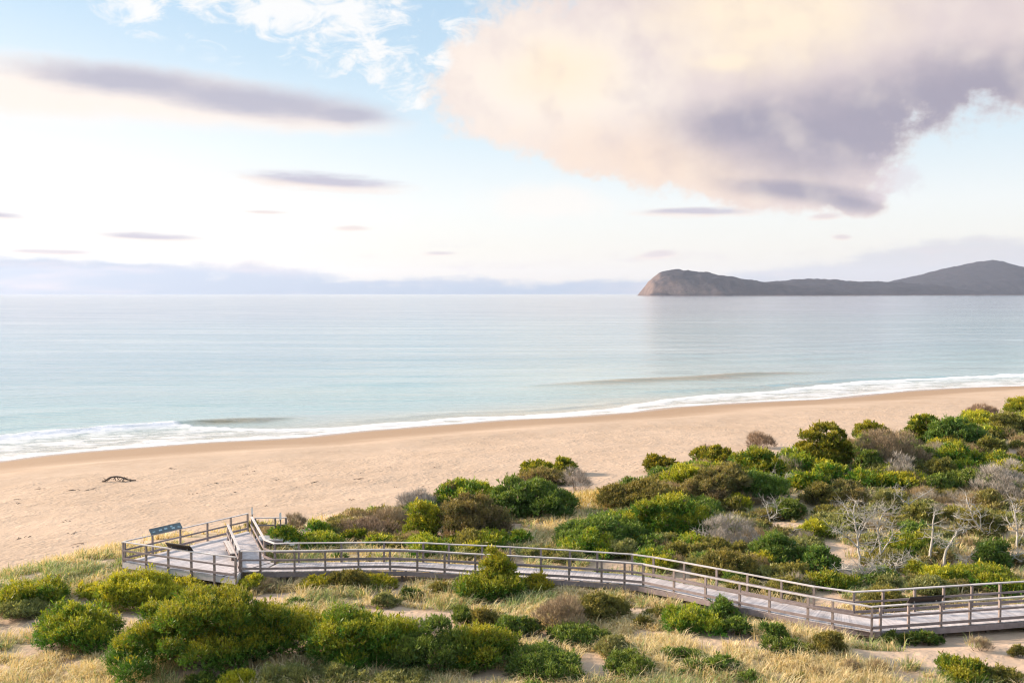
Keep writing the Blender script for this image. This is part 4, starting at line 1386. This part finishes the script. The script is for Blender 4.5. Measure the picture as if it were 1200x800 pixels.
def make_grass(r):
    n = 72000
    x = r.uniform(-42, 62, n); y = r.uniform(31, 110, n)
    p, q = pq(x, y); d = shore(p) - q
    z = ground(x, y)
    ok, u, v = in_view(x, y, z)
    e = d - 69 - 2.2 * fbm(p / 9, q / 9, 31, 2)
    dens = sstep(-2.5, 2.5, e) * (1 - bare(x, y)) ** 1.4
    patch = fbm(x / 2.4, y / 2.4, 71, 3)
    front = (v > np.interp(u, [0, 140, 290, 600, 760, 900, 1022, 1200], [640, 640, 665, 672, 684, 706, 733, 722]))
    swale = ~front & (q > 20)
    dens = dens * np.where(front, .55 + .45 * sstep(-.5, .3, patch), .22 + .3 * sstep(-.1, .5, patch))
    yl = np.where(swale & (np.hypot((u - 700) / 80, (v - 572) / 46) < 1), .9, 0)        # straw slope towards the beach
    yl = np.maximum(yl, np.where(swale & (np.hypot((u - 650) / 66, (v - 608) / 38) < 1), .95, 0))
    yl = np.maximum(yl, np.where(swale & (np.hypot((u - 450) / 60, (v - 618) / 18) < 1), .6, 0))
    dens = np.maximum(dens, yl * (e > -1))
    shade = on_deck(x, y)
    ok &= r.random(n) < dens * np.where(y > 62, .5, 1.0)
    ok &= ~(shade & (z > DZ - 1.2)) 
    x, y, z = x[ok], y[ok], z[ok]
    n = len(x)
    near = sstep(75, 40, y)
    nb = (26 + 18 * near).astype(int)
    T = np.repeat(np.arange(n), nb)
    N_ = len(T)
    size = r.uniform(.55, 1.25, n) * (.78 + .5 * vnoise(x / 3, y / 3, 91))
    th = r.random(N_) * 2 * PI; rad = np.sqrt(r.random(N_)) * .27 * size[T]
    bx, by = x[T] + rad * np.cos(th), y[T] + rad * np.sin(th)
    L = r.uniform(.4, 1.0, N_) * .74 * size[T]
    lean = r.uniform(.2, 1.35, N_)
    a2 = th + r.normal(size=N_) * .5
    gx = .45 * fbm(x / 2, y / 2, 131, 3)[T]; gy = .45 * fbm(x / 2, y / 2, 133, 3)[T]
    dx = np.cos(a2) * lean + .15 + gx; dy = np.sin(a2) * lean + gy
    w = np.clip(y[T] * .00030, .010, .028) * r.uniform(.7, 1.3, N_)
    wx, wy = -np.sin(a2 + r.normal(size=N_) * .6) * w, np.cos(a2) * w
    z0 = z[T] - .03
    h1, h2 = L * .55, L * np.sqrt(np.clip(1 - .45 * lean ** 2, .3, 1))
    droop = r.uniform(.5, 1.0, N_)
    P0a = np.stack([bx - wx, by - wy, z0], -1); P0b = np.stack([bx + wx, by + wy, z0], -1)
    mx_, my_ = bx + dx * L * .32, by + dy * L * .32
    P1a = np.stack([mx_ - wx * .8, my_ - wy * .8, z0 + h1], -1); P1b = np.stack([mx_ + wx * .8, my_ + wy * .8, z0 + h1], -1)
    P2 = np.stack([bx + dx * L * .85, by + dy * L * .85, z0 + h2 * droop], -1)
    V = np.stack([P0a, P0b, P1b, P1a, P2], 1).reshape(-1, 3)
    k = np.arange(N_) * 5
    Q = np.stack([k, k + 1, k + 2, k + 3], -1); Tr = np.stack([k + 3, k + 2, k + 4], -1)
    g = sstep(-.05, .35, fbm(x / 3.2, y / 3.2, 95, 3) + .2 * r.normal(size=n))[T]
    straw = np.array([.60, .455, .22]); pale = np.array([.72, .60, .39]); green = np.array([.235, .285, .105]); rust = np.array([.40, .27, .13])
    s = r.random(N_)[:, None]
    col = straw * (1 - s) + pale * s
    col = np.where((r.random(N_) < .78 * g + .05)[:, None], green * r.uniform(.7, 1.5, (N_, 1)), col)
    col = np.where((r.random(N_) < .10)[:, None], rust, col)
    far_gold = (np.hypot(mx_ - 7, my_ - 76) < 8)[:, None]
    col = np.where(far_gold & (r.random(N_) < .6)[:, None], np.array([.48, .34, .11]), col)
    m = foliage_mat('dune_grass_blades', .35, .6)
    o = mesh('grass', V, {4: Q, 3: Tr}, m, col=np.repeat(col, 5, 0))
    tag(o, 'tussocks of straw coloured and green dune grass over the sand', None, None, 'stuff')
    if DEBUG: print('grass tussocks', n, 'blades', N_)


def make_scrub(r, mf):
    """low undergrowth between the shrubs"""
    n = 5600
    x = r.uniform(-40, 60, n); y = r.uniform(34, 112, n)
    p, q = pq(x, y); d = shore(p) - q
    z = ground(x, y)
    ok, u, v = in_view(x, y, z)
    e = d - 69 - 2.2 * fbm(p / 9, q / 9, 31, 2)
    behind = v < np.interp(u, [0, 290, 600, 700, 760, 900, 1001, 1200], [600, 630, 664, 668, 676, 700, 716, 702])
    dens = np.where(behind & (q > 22), .95, .11) * (e > .5)
    dens *= 1 - .95 * sstep(.3, .7, bare(x, y))
    dens *= np.where(behind & (np.hypot((u - 700) / 74, (v - 572) / 42) < 1), .04, 1)
    hollow = behind & (u > 870) & (v > 575)
    dens *= np.where(hollow, .66, 1)
    dens *= np.where(behind & (np.hypot((u - 655) / 62, (v - 608) / 36) < 1), .02, 1)
    dens *= np.where(behind & (np.hypot((u - 640) / 60, (v - 618) / 22) < 1), .2, 1)
    dens *= np.where(x < np.where(y > 55, -12, -22), .05, 1)
    ok &= (r.random(n) < dens) & ~on_deck(x, y, 2.0)
    Vs, Cs = [], []
    for i in np.flatnonzero(ok):
        b = behind[i]
        t = fbm(x[i] / 6, y[i] / 6, 101, 3) * 1.2 + r.normal() * .35
        if hollow[i]: t = t * .7 + .05
        kind = ('dark' if t < -.45 else 'olive' if t < -.05 else 'sage' if t < .15 else 'brown' if t < .28 else 'lush' if t < .66 else 'gold' if t < .85 else 'grey') if b else ('olive' if t < -.1 else 'brown' if t < .25 else 'dark')
        flat = 1.0
        if hollow[i]:
            flat = .72
            kind = ('olive', 'sage', 'half', 'brown', 'grey', 'dark', 'gold')[int(np.searchsorted([.27, .49, .63, .74, .84, .95], .6 * r.random() + .4 * vnoise(x[i] / 2.5, y[i] / 2.5, 140)))]
        W = r.uniform(.8, 2.3) if b else r.uniform(.4, .9)
        if b and u[i] < 490:
            flat, W = .7, min(W, 1.5)
            kind = ('half', 'brown', 'olive', 'sage', 'lush')[int(np.searchsorted([.3, .52, .78, .9], r.random()))]
        V, Q, col, _, _ = crown(r, W, W * r.uniform(.7, 1), W * flat * r.uniform(.32, .62), kind, float(np.clip(y[i] * .0022, .09, .19)), .7)
        Vs.append(V + np.array([x[i], y[i], z[i] - .05])); Cs.append(col)
    V = np.concatenate(Vs)
    o = mesh('undergrowth', V, {4: np.arange(len(V)).reshape(-1, 4)}, mf, col=np.concatenate(Cs))
    tag(o, 'mixed low green, olive and brown undergrowth covering the dune hollows', None, None, 'stuff')
    if DEBUG: print('scrub clumps', int(ok.sum()), 'leaves', len(V) // 4)


# ------------------------------------------------------------------ go
DEBUG = False
random.seed(3)
make_world(); make_sun(); make_camera()
make_ground(); make_sea(); make_headland()
make_timber(); make_plants()
make_haze(2.0e-5)
S.render.engine = 'CYCLES'
S.view_settings.view_transform = 'Standard'; S.view_settings.look = 'None'
S.view_settings.exposure = EXPO; S.view_settings.gamma = 1; S.view_settings.use_curve_mapping = False
cy = S.cycles
cy.use_denoising = True; cy.filter_width = 1.2
try:
    cy.denoiser = 'OPENIMAGEDENOISE'; cy.denoising_input_passes = 'RGB_ALBEDO_NORMAL'; cy.denoising_prefilter = 'ACCURATE'
except Exception:
    pass
cy.max_bounces = 6; cy.diffuse_bounces = 3; cy.glossy_bounces = 3; cy.transmission_bounces = 3; cy.volume_bounces = 0; cy.transparent_max_bounces = 6
cy.caustics_reflective = False; cy.caustics_refractive = False
cy.sample_clamp_indirect = 6
